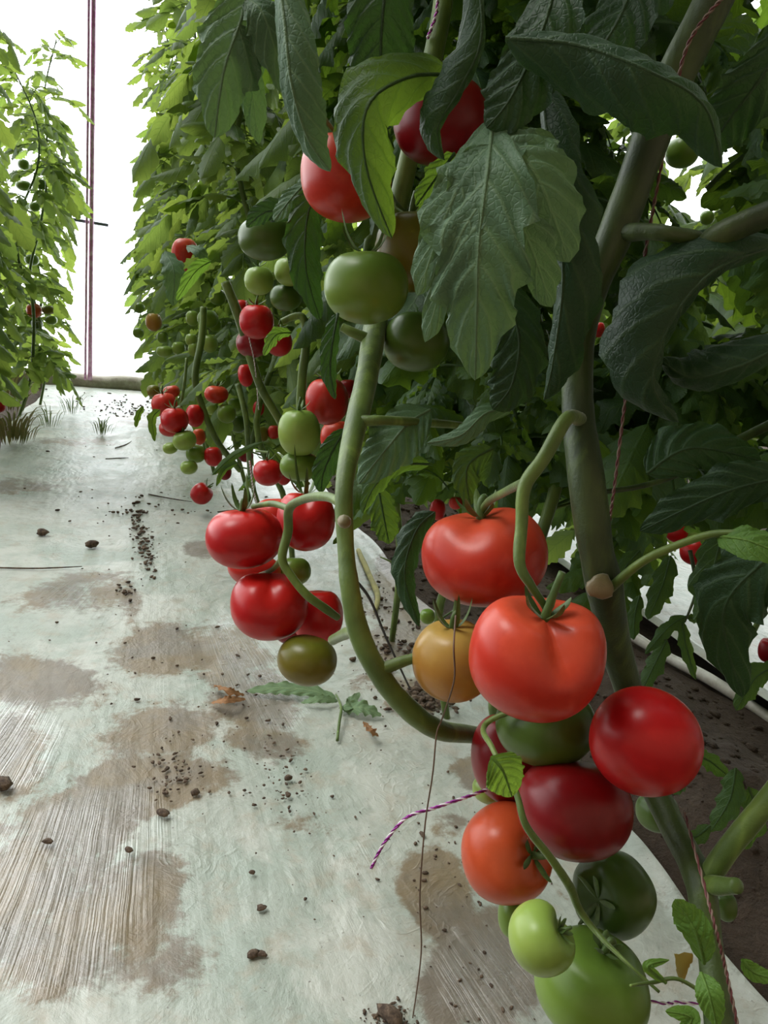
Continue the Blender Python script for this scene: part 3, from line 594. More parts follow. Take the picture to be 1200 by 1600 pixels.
PA = empty('tomato_plant', W(1105, 1650, .47), 'nearest tomato plant, with the thick leaning stem and pale corky node at right', 'tomato plant', 'tomato plants of the right row')
PB = empty('tomato_plant', G(1010, 1130, .0), 'tomato plant with the long bare stem curving down over the walkway', 'tomato plant', 'tomato plants of the right row')
add_stem('stem', PA, [(1180, -140, .46), (1110, 10, .48), (1050, 130, .50), (1008, 240, .51), (960, 370, .52), (925, 450, .53), (905, 540, .54), (903, 640, .54), (915, 740, .53), (930, 850, .53), (945, 920, .54), (962, 1010, .58), (985, 1090, .60), (1010, 1200, .60), (1050, 1290, .57), (1090, 1370, .52), (1108, 1470, .50), (1122, 1580, .48), (1135, 1680, .47)],
         [62, 62, 60, 56, 54, 50, 46, 50, 56, 54, 58, 48, 44, 44, 42, 46, 40, 46, 50], STEMD)
mb = MB(); q = W(938, 917, .5185)
th_ = np.linspace(0, 6.283, 18, endpoint=False); VV = []
for k_ in range(9):
    f_ = math.pi * k_ / 8; r_ = .0092 * math.sin(f_) * (1 + .10 * np.sin(th_ * 3 + k_) + .05 * np.sin(th_ * 7))
    VV.append(q + (np.cos(th_) * r_)[:, None] * R[:, 0] + (np.sin(th_) * r_ * .95)[:, None] * R[:, 1] + .0042 * math.cos(f_) * R[:, 2])
mb.add(np.vstack(VV), grid_faces(9, 18, True))
o = link('node', mb.mesh('node', PA.location), NODE, PA); o['label'] = 'pale corky leaf scar on the stem'
add_stem('branch', PA, [(1098, 1385, .52), (1135, 1330, .51), (1180, 1275, .50), (1260, 1180, .49)], [36, 34, 34, 36])
add_stem('branch', PA, [(1095, 1380, .52), (1125, 1384, .50), (1152, 1384, .485)], [34, 28, 24], label='short cut stub')
add_stem('truss_stalk', PA, [(905, 655, .53), (885, 655, .50), (850, 715, .49), (820, 760, .49), (815, 820, .49), (812, 880, .485), (830, 915, .485), (850, 945, .49), (858, 962, .50)], [24, 22, 22, 22, 20, 18, 14, 12, 10])
add_stem('truss_stalk', PA, [(822, 752, .49), (790, 768, .55), (762, 785, .60), (748, 808, .62)], [16, 13, 12, 10])
add_stem('truss_stalk', PA, [(858, 965, .52), (850, 1080, .545), (760, 1130, .56), (770, 1170, .52), (805, 1235, .50), (822, 1290, .49), (860, 1340, .50), (890, 1385, .52), (905, 1420, .53), (935, 1460, .52), (975, 1500, .49), (1030, 1550, .48)], [9, 9, 9, 9, 10, 12, 13, 14, 12, 9, 6, 5], prot=False)
add_stem('petiole', PA, [(950, 922, .53), (1000, 880, .50), (1050, 855, .49), (1110, 835, .48), (1160, 832, .47)], [16, 14, 13, 12, 8])
add_stem('petiole', PA, [(960, 365, .52), (1010, 362, .50), (1050, 366, .49), (1090, 372, .50)], [34, 26, 24, 22], STEMD)
add_stem('branch', PA, [(1095, 395, .50), (1130, 365, .49), (1210, 330, .48), (1300, 290, .47)], [44, 40, 40, 40], STEMD)
add_stem('petiole', PA, [(930, 770, .7), (1000, 760, .72), (1060, 740, .72), (1130, 700, .72), (1220, 655, .72)], [8, 9, 10, 14, 16], STEMD)
add_stem('petiole', PA, [(1110, 1560, .48), (1060, 1530, .47), (1020, 1535, .47), (985, 1540, .46)], [7, 6, 6, 4])
# stem B
add_stem('stem', PB, [(700, -120, .80), (690, 20, .80), (650, 200, .80), (604, 400, .84), (587, 505, .80), (573, 590, .73), (552, 680, .66), (538, 760, .62), (540, 850, .61), (547, 920, .60), (560, 985, .60), (585, 1040, .60), (625, 1095, .61), (680, 1138, .63), (740, 1148, .68), (820, 1160, .76), (900, 1180, .86)],
         [30, 30, 30, 34, 36, 36, 34, 28, 28, 30, 34, 34, 34, 32, 26, 22, 20])
add_stem('truss_stalk', PB, [(540, 790, .62), (510, 776, .66), (475, 780, .72), (452, 795, .76), (450, 830, .78), (441, 872, .78), (455, 900, .78), (480, 930, .78), (510, 952, .79), (528, 965, .80)], [16, 15, 14, 14, 15, 14, 13, 13, 14, 11])
add_stem('truss_stalk', PB, [(452, 795, .76), (425, 787, .79), (395, 792, .82)], [11, 10, 8])
add_stem('truss_stalk', PB, [(441, 872, .78), (425, 890, .82), (405, 898, .86)], [10, 8, 6])
add_stem('truss_stalk', PB, [(560, 985, .60), (540, 990, .66), (520, 1000, .74)], [20, 18, 16])
add_stem('petiole', PB, [(562, 658, .67), (600, 657, .67), (660, 660, .70), (725, 665, .74)], [20, 15, 14, 10])
add_stem('petiole', PB, [(600, 1045, .60), (625, 1035, .60), (648, 1028, .60)], [22, 18, 16])
add_stem('petiole', PB, [(575, 530, .775), (548, 518, .77), (534, 511, .77)], [20, 15, 13], label='pale cut leaf stub')
q = W(538, 815, .585)
mb = MB(); tube(mb, [q, q + R @ np.array([-.001, -.002, .006])], [.0040, .0034, .0012], n=5, seg=10, jitter=.3); link('node', mb.mesh('node', PB.location), NODE, PB)

# big hand-placed leaves of the nearest plant
hl = hand_leaf
hl(PA, [(395, -60, .46), (380, 20, .46), (350, 110, .46), (335, 215, .47)], 70, LEAFB, .3, 3.3, .25, -.25, .1, extra=[(.25, (450, 150, .47), 45), (.4, (405, 225, .49), 38)])
hl(PA, [(430, -80, .44), (445, 40, .43), (455, 130, .43), (480, 215, .44), (516, 268, .45)], 50, LEAFB, -.3, 4, .12, -.35, .08, curl=.5)
hl(PA, [(610, -90, .50), (600, 0, .49), (595, 90, .50), (600, 165, .51)], 66, LEAFD, .1, 3, .1, -.2, .06)
hl(PA, [(712, 118, .50), (640, 120, .48), (575, 165, .47), (572, 260, .48), (612, 372, .50)], 74, LEAF, -.15, 4, .22, -.3, .08, curl=.4, tint=.9)
hl(PA, [(745, -60, .46), (752, 60, .46), (718, 140, .47), (684, 200, .48), (694, 250, .49)], 44, LEAFD, .5, 3, .15, -.6, .1, curl=.9, tint=.9)
hl(PA, [(770, 185, .47), (762, 265, .445), (748, 380, .44), (745, 480, .45), (742, 594, .47)], 104, LEAFB, .1, 4.2, .3, -.12, .12, extra=[(.15, (652, 462, .46), 60), (.1, (890, 410, .46), 78), (.35, (664, 535, .47), 46), (.35, (862, 480, .47), 60)], tint=.8, prot=.9)
hl(PA, [(710, 240, .52), (680, 280, .51), (650, 322, .51)], 26, LEAF, .3, 3, .3)
hl(PA, [(845, 120, .50), (860, 260, .48), (880, 420, .48), (865, 560, .50), (850, 625, .52)], 60, LEAFD, -.6, 4, .2, -.4, .1, curl=.7)
hl(PA, [(790, 60, .42), (900, 70, .41), (1010, 110, .40), (1100, 165, .41), (1128, 262, .43)], 88, LEAFD, .55, 3, .15, -.35, .06, curl=.8, tint=.7)
hl(PA, [(880, -80, .45), (850, 40, .44), (800, 150, .45), (760, 200, .46)], 70, LEAFD, -.3, 3, .2, -.2, .1)
hl(PA, [(1000, -120, .5), (980, 0, .48), (930, 90, .47)], 75, LEAFD, -.2, 3, .2)
hl(PA, [(1230, 380, .50), (1120, 420, .48), (1050, 500, .48), (1020, 600, .49), (1060, 660, .50)], 88, LEAFD, .7, 3.5, .12, -.5, .1, curl=1.0)
hl(PA, [(1260, 520, .5), (1160, 570, .49), (1080, 590, .5), (1030, 560, .51)], 62, LEAFD, .2, 3.5, .12, -.5, .1, curl=.8)
hl(PA, [(1240, 30, .5), (1190, 120, .5), (1130, 200, .52), (1110, 250, .54)], 60, LEAFD, .2, 3.5, .2)
hl(PA, [(1120, 838, .48), (1170, 845, .46), (1250, 880, .45)], 34, LEAFY, .4, 3, .1, tint=.2)
hl(PA, [(1260, 830, .5), (1190, 880, .5), (1130, 960, .52), (1160, 1090, .54)], 74, LEAFD, -.1, 4, .3, -.2, .1)
hl(PA, [(1010, 740, .60), (1080, 700, .6), (1190, 720, .6)], 60, LEAFD, .2, 3, .25)
hl(PA, [(1250, 740, .56), (1130, 770, .58), (1000, 830, .62)], 52, LEAFD, .2, 3, .25)
hl(PA, [(768, 1182, .475), (786, 1205, .475), (800, 1245, .485)], 40, LEAFY, .1, 2, .0, -.1, .03, tint=.9)
hl(PA, [(1100, 1505, .46), (1090, 1465, .45), (1075, 1435, .45), (1055, 1405, .45)], 30, LEAFY, .2, 2, .03, -.2, .03, tint=.3)
hl(PA, [(1095, 1520, .45), (1108, 1555, .44), (1120, 1605, .44)], 25, LEAFY, -.1, 2, .03, -.15, .03, tint=.7)
hl(PA, [(1040, 1535, .47), (1012, 1510, .465), (1045, 1500, .47)], 9, LEAFY, 0, 2, .05)
hl(PA, [(1060, 1620, .45), (1080, 1590, .45), (1040, 1580, .45)], 16, LEAFY, 0, 2, .05)
hl(PA, [(1160, 1500, .46), (1180, 1520, .46), (1215, 1530, .46)], 16, LEAFY, 0, 2, .05)
for p_, h_ in [([(1048, 868, .9), (1035, 915, .9), (1012, 968, .9)], 24), ([(1000, 930, .95), (992, 960, .95), (990, 1000, .95)], 15), ([(1072, 963, .9), (1045, 980, .9), (1008, 1022, .9)], 15),
               ([(1066, 972, .9), (1072, 1010, .9), (1087, 1062, .9)], 14), ([(1074, 966, .9), (1100, 968, .9), (1132, 990, .9)], 13), ([(1042, 1000, .9), (1022, 1040, .9), (1000, 1085, .9)], 20),
               ([(1130, 830, .8), (1112, 910, .8), (1112, 1000, .8)], 44), ([(1000, 860, .9), (975, 890, .9), (960, 930, .9)], 22), ([(1215, 1040, .8), (1180, 1060, .8), (1150, 1110, .8)], 26)]:
    hl(PA, p_, h_, LEAF, rnd.uniform(-.4, .4), 3.5, .35, -.2, .1, tint=.3, nu=26, nv=9)
add_stem('petiole', PA, [(1078, 860, .9), (1086, 900, .9), (1086, 930, .9), (1070, 972, .9)], [7, 6, 5, 3], STEMD, prot=False)
for p_, h_ in [([(1085, 1180, .75), (1110, 1190, .75), (1140, 1215, .75)], 20), ([(1150, 1200, .72), (1140, 1250, .72), (1110, 1300, .72)], 26), ([(1170, 1230, .72), (1180, 1280, .72), (1150, 1330, .72)], 30), ([(1075, 1200, .8), (1060, 1225, .8), (1050, 1240, .8)], 16), ([(1110, 1290, .7), (1080, 1310, .7), (1040, 1300, .7)], 18)]:
    hl(PA, p_, h_, LEAF, rnd.uniform(-.4, .4), 3.5, .35, -.2, .1, tint=.3, nu=26, nv=9, prot=0)
# leaves of the second plant
hl(PB, [(672, 640, .70), (640, 660, .69), (605, 700, .68), (560, 756, .68)], 54, LEAFB, .2, 3, .12, -.15, .05, tint=.6)
hl(PB, [(800, 640, .66), (760, 645, .65), (720, 680, .65), (668, 692, .66)], 20, LEAFB, .4, 3, .05, -.4, .05, tint=.7)
hl(PB, [(672, 725, .72), (620, 728, .71), (585, 760, .71), (566, 802, .72)], 26, LEAF, .2, 4, .2, curl=.4)
hl(PB, [(680, 800, .70), (650, 830, .70), (632, 900, .70), (655, 980, .71)], 30, LEAFD, .1, 5, .25, -.3, .12, curl=.4)
hl(PB, [(528, 490, .62), (520, 530, .61), (516, 580, .61), (524, 624, .61)], 19, LEAFD, .5, 3, .06, -.4)
hl(PB, [(540, 670, .72), (522, 700, .72), (505, 740, .73), (502, 770, .74)], 24, LEAFD, .3, 3, .1)
hl(PB, [(500, 290, .78), (480, 340, .78), (478, 420, .78), (500, 500, .80)], 38, LEAFD, .2, 4, .2)
hl(PB, [(478, 285, .86), (455, 310, .86), (428, 345, .86)], 24, LEAFB, 0, 3, .1)
hl(PB, [(590, 760, .82), (600, 810, .82), (608, 850, .83)], 30, LEAF, 0, 4, .25, tint=.8)
hl(PB, [(770, 700, .66), (730, 730, .66), (735, 790, .67)], 30, LEAF, 0, 3, .2)
hl(PB, [(770, 430, .62), (810, 520, .62), (800, 600, .63), (770, 640, .64)], 55, LEAFD, 0, 4, .25)
hl(PB, [(470, 340, .9), (420, 330, .9), (385, 355, .92)], 22, LEAFD, .3, 3, .15)
# bright leaf over the red cluster
hl(PB, [(455, 520, 1.2), (430, 524, 1.18), (412, 556, 1.2)], 14, LEAFY, 0, 4, .3)
hl(PB, [(258, 392, 1.6), (272, 425, 1.58), (270, 478, 1.6)], 24, LEAFB, .3, 4, .25, tint=.5, nu=26, nv=9)
hl(PB, [(292, 384, 1.6), (312, 392, 1.58), (326, 415, 1.6)], 14, LEAFB, .3, 4, .25, tint=.6, nu=26, nv=9)
hl(PB, [(330, 408, 1.5), (305, 425, 1.48), (276, 470, 1.5)], 15, LEAFY, .4, 4, .1, tint=.2)

def place_leaf(root, V, F_, UV, A, p, Rm, s, name='leaf', mat=LEAF):
    mb = MB(); mb.add(V @ Rm.T * s + p, F_, UV, A); return link(name, mb.mesh(name, root.location), mat, root)
# filler leaves of the two nearest plants, each its own part
HIM = []
for m in HI: HIM.append(m.mesh('compound_leaf'))
for me_ in HIM: me_.materials.append(LEAF)
def filler(root, n, zone, scale=(.75, 1.15), tries=2600, mask=True, seed=1, mats=None):
    rg = np.random.RandomState(seed); c = 0
    for _ in range(tries):
        if c >= n: break
        x0, x1, y0, y1, d0, d1 = zone; d = d0 + (d1 - d0) * rg.rand(); p = W(x0 + (x1 - x0) * rg.rand(), y0 + (y1 - y0) * rg.rand(), d)
        if p[2] < .15: continue
        az = rg.rand() * 6.28; Rm = rot(az, .5 * rg.randn() * .6, .3 * rg.randn()); s = scale[0] + (scale[1] - scale[0]) * rg.rand(); k = rg.randint(len(HIM))
        V = HIA[k][0] @ Rm.T * s + p
        if not clear(V[::2], mask): continue
        o = bpy.data.objects.new('leaf', HIM[k]); COL.objects.link(o); o.parent = root
        m = Matrix(Rm.tolist()).to_4x4() @ Matrix.Scale(s, 4); m.translation = Vector(p) - root.location; o.matrix_local = m; c += 1
    return c
c1 = filler(PA, 42, (720, 1500, -300, 760, .62, .95), (.7, 1.0), seed=3)
c2 = filler(PB, 60, (500, 1150, -250, 720, .85, 1.25), (.7, 1.0), seed=5)
c3 = filler(PA, 30, (300, 1500, -1000, -300, .45, 1.0), (.8, 1.1), mask='out', seed=9)  # unseen canopy leaves above the frame, added to shade the nearest plants
c4 = filler(PA, 16, (980, 1300, 560, 960, .8, 1.2), (.45, .7), mask='gap', seed=13)
c5 = filler(PB, 16, (640, 1000, 560, 800, .8, 1.15), (.4, .6), mask=True, seed=17)
print('fillers', c1, c2, c3, c4)

# ------------------------------------------------------------------ the other plants
def plant(x, y, h, z0, n, label, group, seed, spread=1.0, mask=True, lean=(0, 0), thin=0.0, stem_r=.008, bend=0.0, mat=LEAF, hires=False, gx=0.0):
    rg = np.random.RandomState(seed); base = np.array([x + gx, y, -.005]); root = empty('tomato_plant', base, label, 'tomato plant', group)
    P = [base]; top = np.array([x + lean[0], y + lean[1], h])
    for k in range(1, 9):
        f = k / 8; q = np.array([x, y, 0]) * (1 - f) + top * f + np.array([.03 * rg.randn(), .03 * rg.randn(), 0]) + np.array([gx * (1 - f) ** 2, 0, 0]); q[2] = f * h; P.append(q)
    mb = MB(); tube(mb, P, [stem_r * .9, stem_r, stem_r * .7, .003], n=36, seg=8, jitter=.08, seed=seed); link('stem', mb.mesh('stem', base), STEM, root)
    mb = MB(); a = rg.rand() * 6.28; SP = smooth_path(P, 60); c = 0
    lib = HIA if hires else LO
    for k in range(n):
        f = ((z0 + (h - z0) * (k + rg.rand()) / n)) / h; p = SP[min(59, int(f * 59))]; ok = False
        for tr in range(7):
            a += 2.4; V, F_, UV, A = lib[rg.randint(len(lib))]; s = spread * (.62 + .4 * rg.rand()) * (1 - thin * f ** 3)
            Q = V @ rot(a, -.2 + .5 * rg.rand() * (1 if f < .85 else 2), .25 * rg.randn()).T * s + p
            if clear(Q[::3], mask): ok = True; break
        if ok: mb.add(Q, F_, UV, np.clip(A * .6 + .4 * rg.rand(), 0, 1)); c += 1
    if c: link('foliage', mb.mesh('foliage', base), mat, root)
    # a few bare petiole stubs and truss stalks low on the stem
    for k in range(3):
        f = (.12 + .1 * k); p = SP[int(f * 59)]; a2 = rg.rand() * 6.28; e = p + np.array([math.cos(a2), math.sin(a2), .2]) * .05
        mb = MB(); tube(mb, [p, (p + e) / 2, e], [.003, .0024, .002], n=5, seg=6); link('petiole', mb.mesh('petiole', base), STEM, root)
    return root
gA = 'tomato plants of the right row'
yy = [.95, 1.25, 1.6, 2.0, 2.4, 2.8, 3.2, 3.65, 4.1, 4.6, 5.1]
wa = ['just behind the nearest truss', 'behind the olive and green upper fruits', 'carrying the plump pinkish fruits', 'carrying the shiny red fruit', 'carrying the far red and green cluster', 'over the lone tomato on the sheet',
      'with pale green fruits at its left edge', 'just past the yellow-orange fruit', 'fourth from the far kerb', 'second from the far kerb', 'nearest to the far kerb']
PL = []
for i, y in enumerate(yy):
    xx = .52 if i < 3 else (.36 if i < 6 else .27)
    PL.append(None); PL[-1] = plant(xx, y, 1.75 if i < 4 else 1.95, .5 if i < 3 else .22, 96 if i < 9 else 80, 'leafy tomato plant of the right row, ' + wa[i], gA, 50 + i, 1.05, True, (rnd.uniform(-.1, .02), .05), .15 if i < 6 else .45, .009, hires=i < 2, gx=.12, mat=LEAF if i < 2 else LEAFF)
for i, y in enumerate([3.0, 3.35, 3.75, 4.2, 4.7, 5.15]):
    plant(-.62 if i < 3 else (-.48, -.42, -.5)[i - 3], y, 1.6 if i != 4 else 1.85, .25, 66, 'tomato plant of the left row, ' + ['cut by the left picture edge', 'second from the left picture edge', 'with the orange fruit', 'past the orange fruit', 'tall and thin at the top', 'closest to the far kerb'][i], 'tomato plants of the left row', 90 + i, 1.0, None, (.06, 0), .3, mat=LEAFF)
for i, y in enumerate([.55, .95, 1.35, 1.75, 2.2, 2.7, 3.3, 4.0, 4.8]):
    nm = ['first', 'second', 'third', 'fourth', 'fifth', 'sixth', 'seventh', 'eighth', 'ninth'][i]
    plant(1.46, y, 1.75, .2, 70, 'leafy plant beyond the soil strip, %s from the camera' % nm, 'tomato plants beyond the soil strip', 120 + i, 1.1, 'gap', (rnd.uniform(-.1, .1), 0), .2, mat=LEAFF if i > 1 else LEAF)
for i, y in enumerate([.9, 1.6, 2.3, 3.1, 4.0]):
    nm = ['nearest', 'second', 'middle', 'fourth', 'farthest'][i]
    plant(2.75, y, 1.75, .3, 42, 'bright backlit plant in the rearmost right row, %s of five' % nm, 'tomato plants of the rearmost row', 150 + i, 1.2, False, (0, 0), .2, mat=LEAFF)

c6 = filler(PL[3], 9, (400, 570, 640, 745, 1.7, 2.6), (.3, .45), mask='low', seed=23); c7 = filler(PL[5], 9, (340, 520, 600, 730, 2.3, 3.0), (.35, .5), mask='low', seed=25)
for p_, h_ in [([(332, 742, 1.9), (365, 712, 1.9), (412, 690, 1.9)], 9), ([(372, 722, 1.9), (350, 735, 1.9), (338, 760, 1.9)], 7), ([(420, 700, 1.6), (436, 720, 1.6), (446, 745, 1.6)], 9), ([(545, 800, .9), (540, 830, .9), (520, 850, .9)], 10), ([(250, 640, 2.1), (238, 655, 2.1), (242, 690, 2.1)], 10), ([(224, 635, 2.3), (216, 650, 2.3), (212, 668, 2.3)], 7)]:
    hl(PL[3], p_, h_, LEAF, .3, 3.5, .3, -.2, .1, tint=.8, nu=20, nv=7)
add_stem('petiole', PL[3], [(400, 705, 1.7), (440, 712, 1.65), (470, 745, 1.5), (490, 800, 1.3)], [4, 4, 3, 3], prot=False)
print('low', c6, c7)
# stems seen between the fruits of the mid-distance plants
def lone(pts, wpx, label):
    r = empty('vine_stem', W(*pts[-1]), label, 'vine stem', 'bare lower vines of the right row'); add_stem('stem', r, pts, wpx, prot=False, seg=10); return r
lone([(352, 440, 1.5), (375, 500, 1.52), (392, 560, 1.55), (410, 610, 1.6), (436, 655, 1.65), (470, 720, 1.8)], [15, 15, 14, 13, 13, 12], 'green vine slanting down to the right past the shiny red tomato')
r = lone([(440, 503, 1.2), (462, 494, 1.2), (475, 500, 1.2), (478, 540, 1.21), (472, 590, 1.23), (470, 650, 1.28), (474, 740, 1.36)], [10, 11, 13, 15, 15, 14, 12], 'bent vine stub rising over the oval pale green tomato')
lone([(318, 480, 2.1), (315, 530, 2.1), (305, 590, 2.1), (318, 640, 2.15), (340, 690, 2.2), (375, 735, 2.3)], [11, 11, 11, 10, 10, 9], 'upright vine behind the far red cluster')
lone([(292, 560, 2.0), (288, 600, 2.0), (282, 635, 2.05)], [5, 5, 5], 'thin stalk holding the far red cluster')
lone([(372, 600, 1.9), (384, 650, 1.9), (388, 700, 1.95), (392, 760, 2.1)], [10, 9, 8, 8], 'thin vine beside the ribbed orange-red tomato')

# ------------------------------------------------------------------ ties, threads, litter
def twisted(name, pts, r, cols, label, cat, pitch=.012, n=None):
    P = smooth_path(px_path(pts) if len(pts[0]) == 3 and pts[0][0] > 5 else pts, 60); L = np.sum(np.linalg.norm(np.diff(P, axis=0), axis=1)); N = max(60, min(500, int(L / pitch * 9)))
    P = smooth_path(P, N); T = np.gradient(P, axis=0); root = empty(name, P[0], label, cat); a = np.array([.3, .9, .2])
    for k, m in enumerate(cols):
        ph = np.linspace(0, L / pitch * 6.283, N) + k * 6.283 / len(cols); Q = []
        for p, t, f in zip(P, T, ph):
            t = nrm(t); u_ = nrm(np.cross(t, a)); v_ = np.cross(t, u_); Q.append(p + r * .6 * (math.cos(f) * u_ + math.sin(f) * v_))
        mb = MB(); tube(mb, np.array(Q), [r * .62], n=N, seg=5); link('strand', mb.mesh('strand', root.location), m, root)
    return root
PUR = simple('purple_foil', (.30, .05, .28), .25, .8); WHI = simple('white_strand', (.75, .7, .75), .35); DRED = simple('dark_red_twine', (.12, .03, .03), .6); PBR = simple('tan_strand', (.2, .13, .1), .7); PALE = simple('pale_strand', (.38, .3, .27), .6)
BRN = simple('brown_thread', (.14, .09, .06), .8)
twisted('purple_tie', [(580, 1357, .62), (600, 1318, .62), (635, 1278, .62), (680, 1262, .62), (730, 1245, .62), (765, 1232, .625)], .0012, [PUR, WHI, PUR], 'purple and white twisted tie sticking out left of the nearest cluster', 'tie')
twisted('purple_tie', [(1000, 1562, .56), (1040, 1568, .56), (1060, 1566, .56), (1100, 1570, .57)], .0010, [PUR, WHI], 'short purple tie by the lowest green tomato', 'tie')
twisted('support_twine', [(1135, -10, .45), (1075, 70, .47), (1045, 200, .50), (1020, 330, .52), (1000, 440, .53), (990, 520, .54), (975, 640, .55), (960, 760, .56), (950, 830, .57)], .0011, [DRED, PBR], 'dark red and pale twine hanging beside the thick stem', 'twine')
twisted('support_twine', [(684, -20, .78), (682, 20, .78), (668, 60, .79)], .0016, [PUR, WHI], 'purple twine at the top centre', 'twine', .008)
twisted('support_twine', [(1070, 1270, .54), (1110, 1420, .46), (1135, 1520, .45), (1160, 1640, .44)], .0010, [DRED, PBR], 'dark twine along the lowest part of the thick stem', 'twine')
twisted('support_twine', [(385, 470, 1.48), (388, 520, 1.5), (398, 570, 1.53), (404, 640, 1.7)], .0012, [WHI, PALE], 'white twine beside the shiny red tomato', 'twine')
twisted('support_twine', [(390, 720, 1.6), (395, 760, 1.7), (402, 790, 1.8)], .0018, [WHI, PALE], 'loose white twine end over the walkway truss', 'twine')
def thread(pts, r, m, label):
    mb = MB(); tube(mb, px_path(pts), [r], n=60, seg=6); o = link('thread', mb.mesh('thread'), m); tag(o, label, 'thread', None); return o
thread([(712, 962, .555), (709, 1010, .53), (710, 1060, .545), (697, 1105, .57), (690, 1125, .60), (682, 1148, .60), (676, 1210, .6), (664, 1290, .62), (656, 1400, .64), (658, 1490, .66), (645, 1590, .70)], .0007, BRN, 'thin brown thread hanging down from the yellow-green tomato')
thread([(557, 908, .75), (580, 940, .85), (605, 1000, 1.0), (640, 1075, 1.3)], .0016, simple('dark_string', (.03, .02, .02), .8), 'dark string running from the bare stem to the ground')

# leaf lying on the sheet
def gp(px, py, z=.006): return G(px, py, z)
LR = empty('fallen_leaf', gp(530, 1100), 'wilted grey-green compound leaf lying on the plastic sheet', 'leaf')
UPV = np.array([0, 0, 1.])
def gblade(root, pts, hw, mat, lobes=5, depth=.25, seed=1, name='leaflet', up=.012):
    P = [gp(x, y, .008 + up * math.sin(3.14 * k / (len(pts) - 1))) for k, (x, y) in enumerate(pts)]; mb = MB(); blade(mb, P, hw, UPV + np.array([.2, -.5, 0]), 34, 9, lobes, depth, .15, .22, .5, seed, .2); return link(name, mb.mesh(name, root.location if root else (0, 0, 0)), mat, root)
gblade(LR, [(525, 1090), (480, 1078), (430, 1075), (385, 1080)], .022, LEAFW, 7, .2, 4)
gblade(LR, [(528, 1095), (500, 1092), (470, 1098)], .012, LEAFW, 5, .2, 5)
gblade(LR, [(530, 1105), (545, 1100), (562, 1082)], .016, LEAFW, 4, .25, 6)
gblade(LR, [(535, 1108), (565, 1105), (596, 1118)], .022, LEAFW, 4, .25, 7)
mb = MB(); tube(mb, [gp(525, 1085, .012), gp(533, 1105, .02), gp(530, 1130, .014), gp(527, 1157, .006)], [.0022, .003, .003], n=16, seg=8); link('petiole', mb.mesh('petiole', LR.location), STEM, LR)
for k, (p, lb) in enumerate([([(335, 1070), (355, 1078), (382, 1086)], 'crumpled brown withered leaf, upper of the pair on the sheet'), ([(330, 1098), (355, 1093), (384, 1092)], 'crumpled brown withered leaf, lower of the pair on the sheet'), ([(570, 1128), (580, 1140), (592, 1150)], 'small dry curled leaf below the wilted one')]):
    o = gblade(None, p, .013, LEAFX, 6, .4, 30 + k, 'withered_leaf', .02); tag(o, lb, 'withered leaf', 'withered leaves on the sheet')
CLOD = simple('dirt_clod', (.05, .032, .022), .95, nscale=90, col2=(.17, .12, .08), bump=.006)
def blob(mb, c, r, rg, el=1.0):
    th = np.linspace(0, 6.283, 9, endpoint=False); V = []; az = rg.rand() * 3.14; ca, sa = math.cos(az), math.sin(az); A_ = [.15 * rg.rand() + .05, 6 * rg.rand(), .12 * rg.rand() + .03, 6 * rg.rand()]
    for i in range(7):
        f = math.pi * i / 6; rr = r * (1 + A_[0] * np.sin(2 * th + A_[1] + .4 * i) + A_[2] * np.sin(3 * th + A_[3]) + .12 * rg.randn(9)) * math.sin(f) ** .7; x = rr * np.cos(th) * el; y = rr * np.sin(th)
        V.append(np.c_[c[0] + x * ca - y * sa, c[1] + x * sa + y * ca, c[2] + r * .7 * math.cos(f) * np.ones(9)])
    mb.add(np.vstack(V), grid_faces(7, 9, True))
rg = np.random.RandomState(4)
for px, py, s, el, lb in [(395, 1493, 9, 1.2, 'round split dirt clod on the sheet near the bottom'), (408, 1492, 6, 2.2, 'long dirt clod touching the round split one'), (394, 1364, 5, 1.3, 'small oval dirt crumb above the long crumb'), (408, 1420, 6, 2.0, 'upright oval crumb in the line of crumbs'),
                          (66, 834, 9, 1.3, 'dark clod at the left, alone on the clean sheet'), (143, 853, 10, 1.4, 'dark clod right of the lone left clod'), (254, 1272, 8, 2.0, 'curved dark crumb at the edge of the mud stain'), (201, 1329, 6, 1.6, 'pointed dark crumb in the brown wrinkles'),
                          (660, 1305, 5, 1.6, 'dark crumb beside the hanging thread'), (610, 1590, 16, 1.8, 'dark earthy lump at the bottom edge'), (5, 1228, 14, 1.3, 'brown lump cut by the left edge'), (450, 1217, 7, 1.3, 'upper dark crumb of the middle trail'), (75, 1316, 6, 1.6, 'reddish crumb on the shiny wrinkles'),
                          (305, 1240, 8, 1., 'mud crumb right of the big mud stain'), (450, 1243, 6, 1.3, 'lower dark crumb of the middle trail')]:
    c = G(px, py, .004); r = .75 * s / F * np.linalg.norm(c - CAM); el = 1 + (el - 1) * .7; mb = MB(); blob(mb, c + [0, 0, r * .4], r, rg, el); o = link('dirt_clod', mb.mesh('clod', c), CLOD); o.location = c; tag(o, lb, 'dirt clod', 'dirt clods on the sheet')
mb = MB()
def crumbs(cx, cy, sx, sy, n, s0=.8, s1=2.7):
    for _ in range(int(n * 1.8)):
        px, py = cx + sx * rg.randn(), cy + sy * rg.randn(); c = G(px, py, .003)
        if c[1] > 5.3 or c[0] > .76 or c[0] < -.44: continue
        dd = np.linalg.norm(c - CAM); r = (s0 + (s1 - s0) * rg.rand() ** 2) / F * dd; blob(mb, c + [0, 0, r * .3], r, rg, 1 + rg.rand())
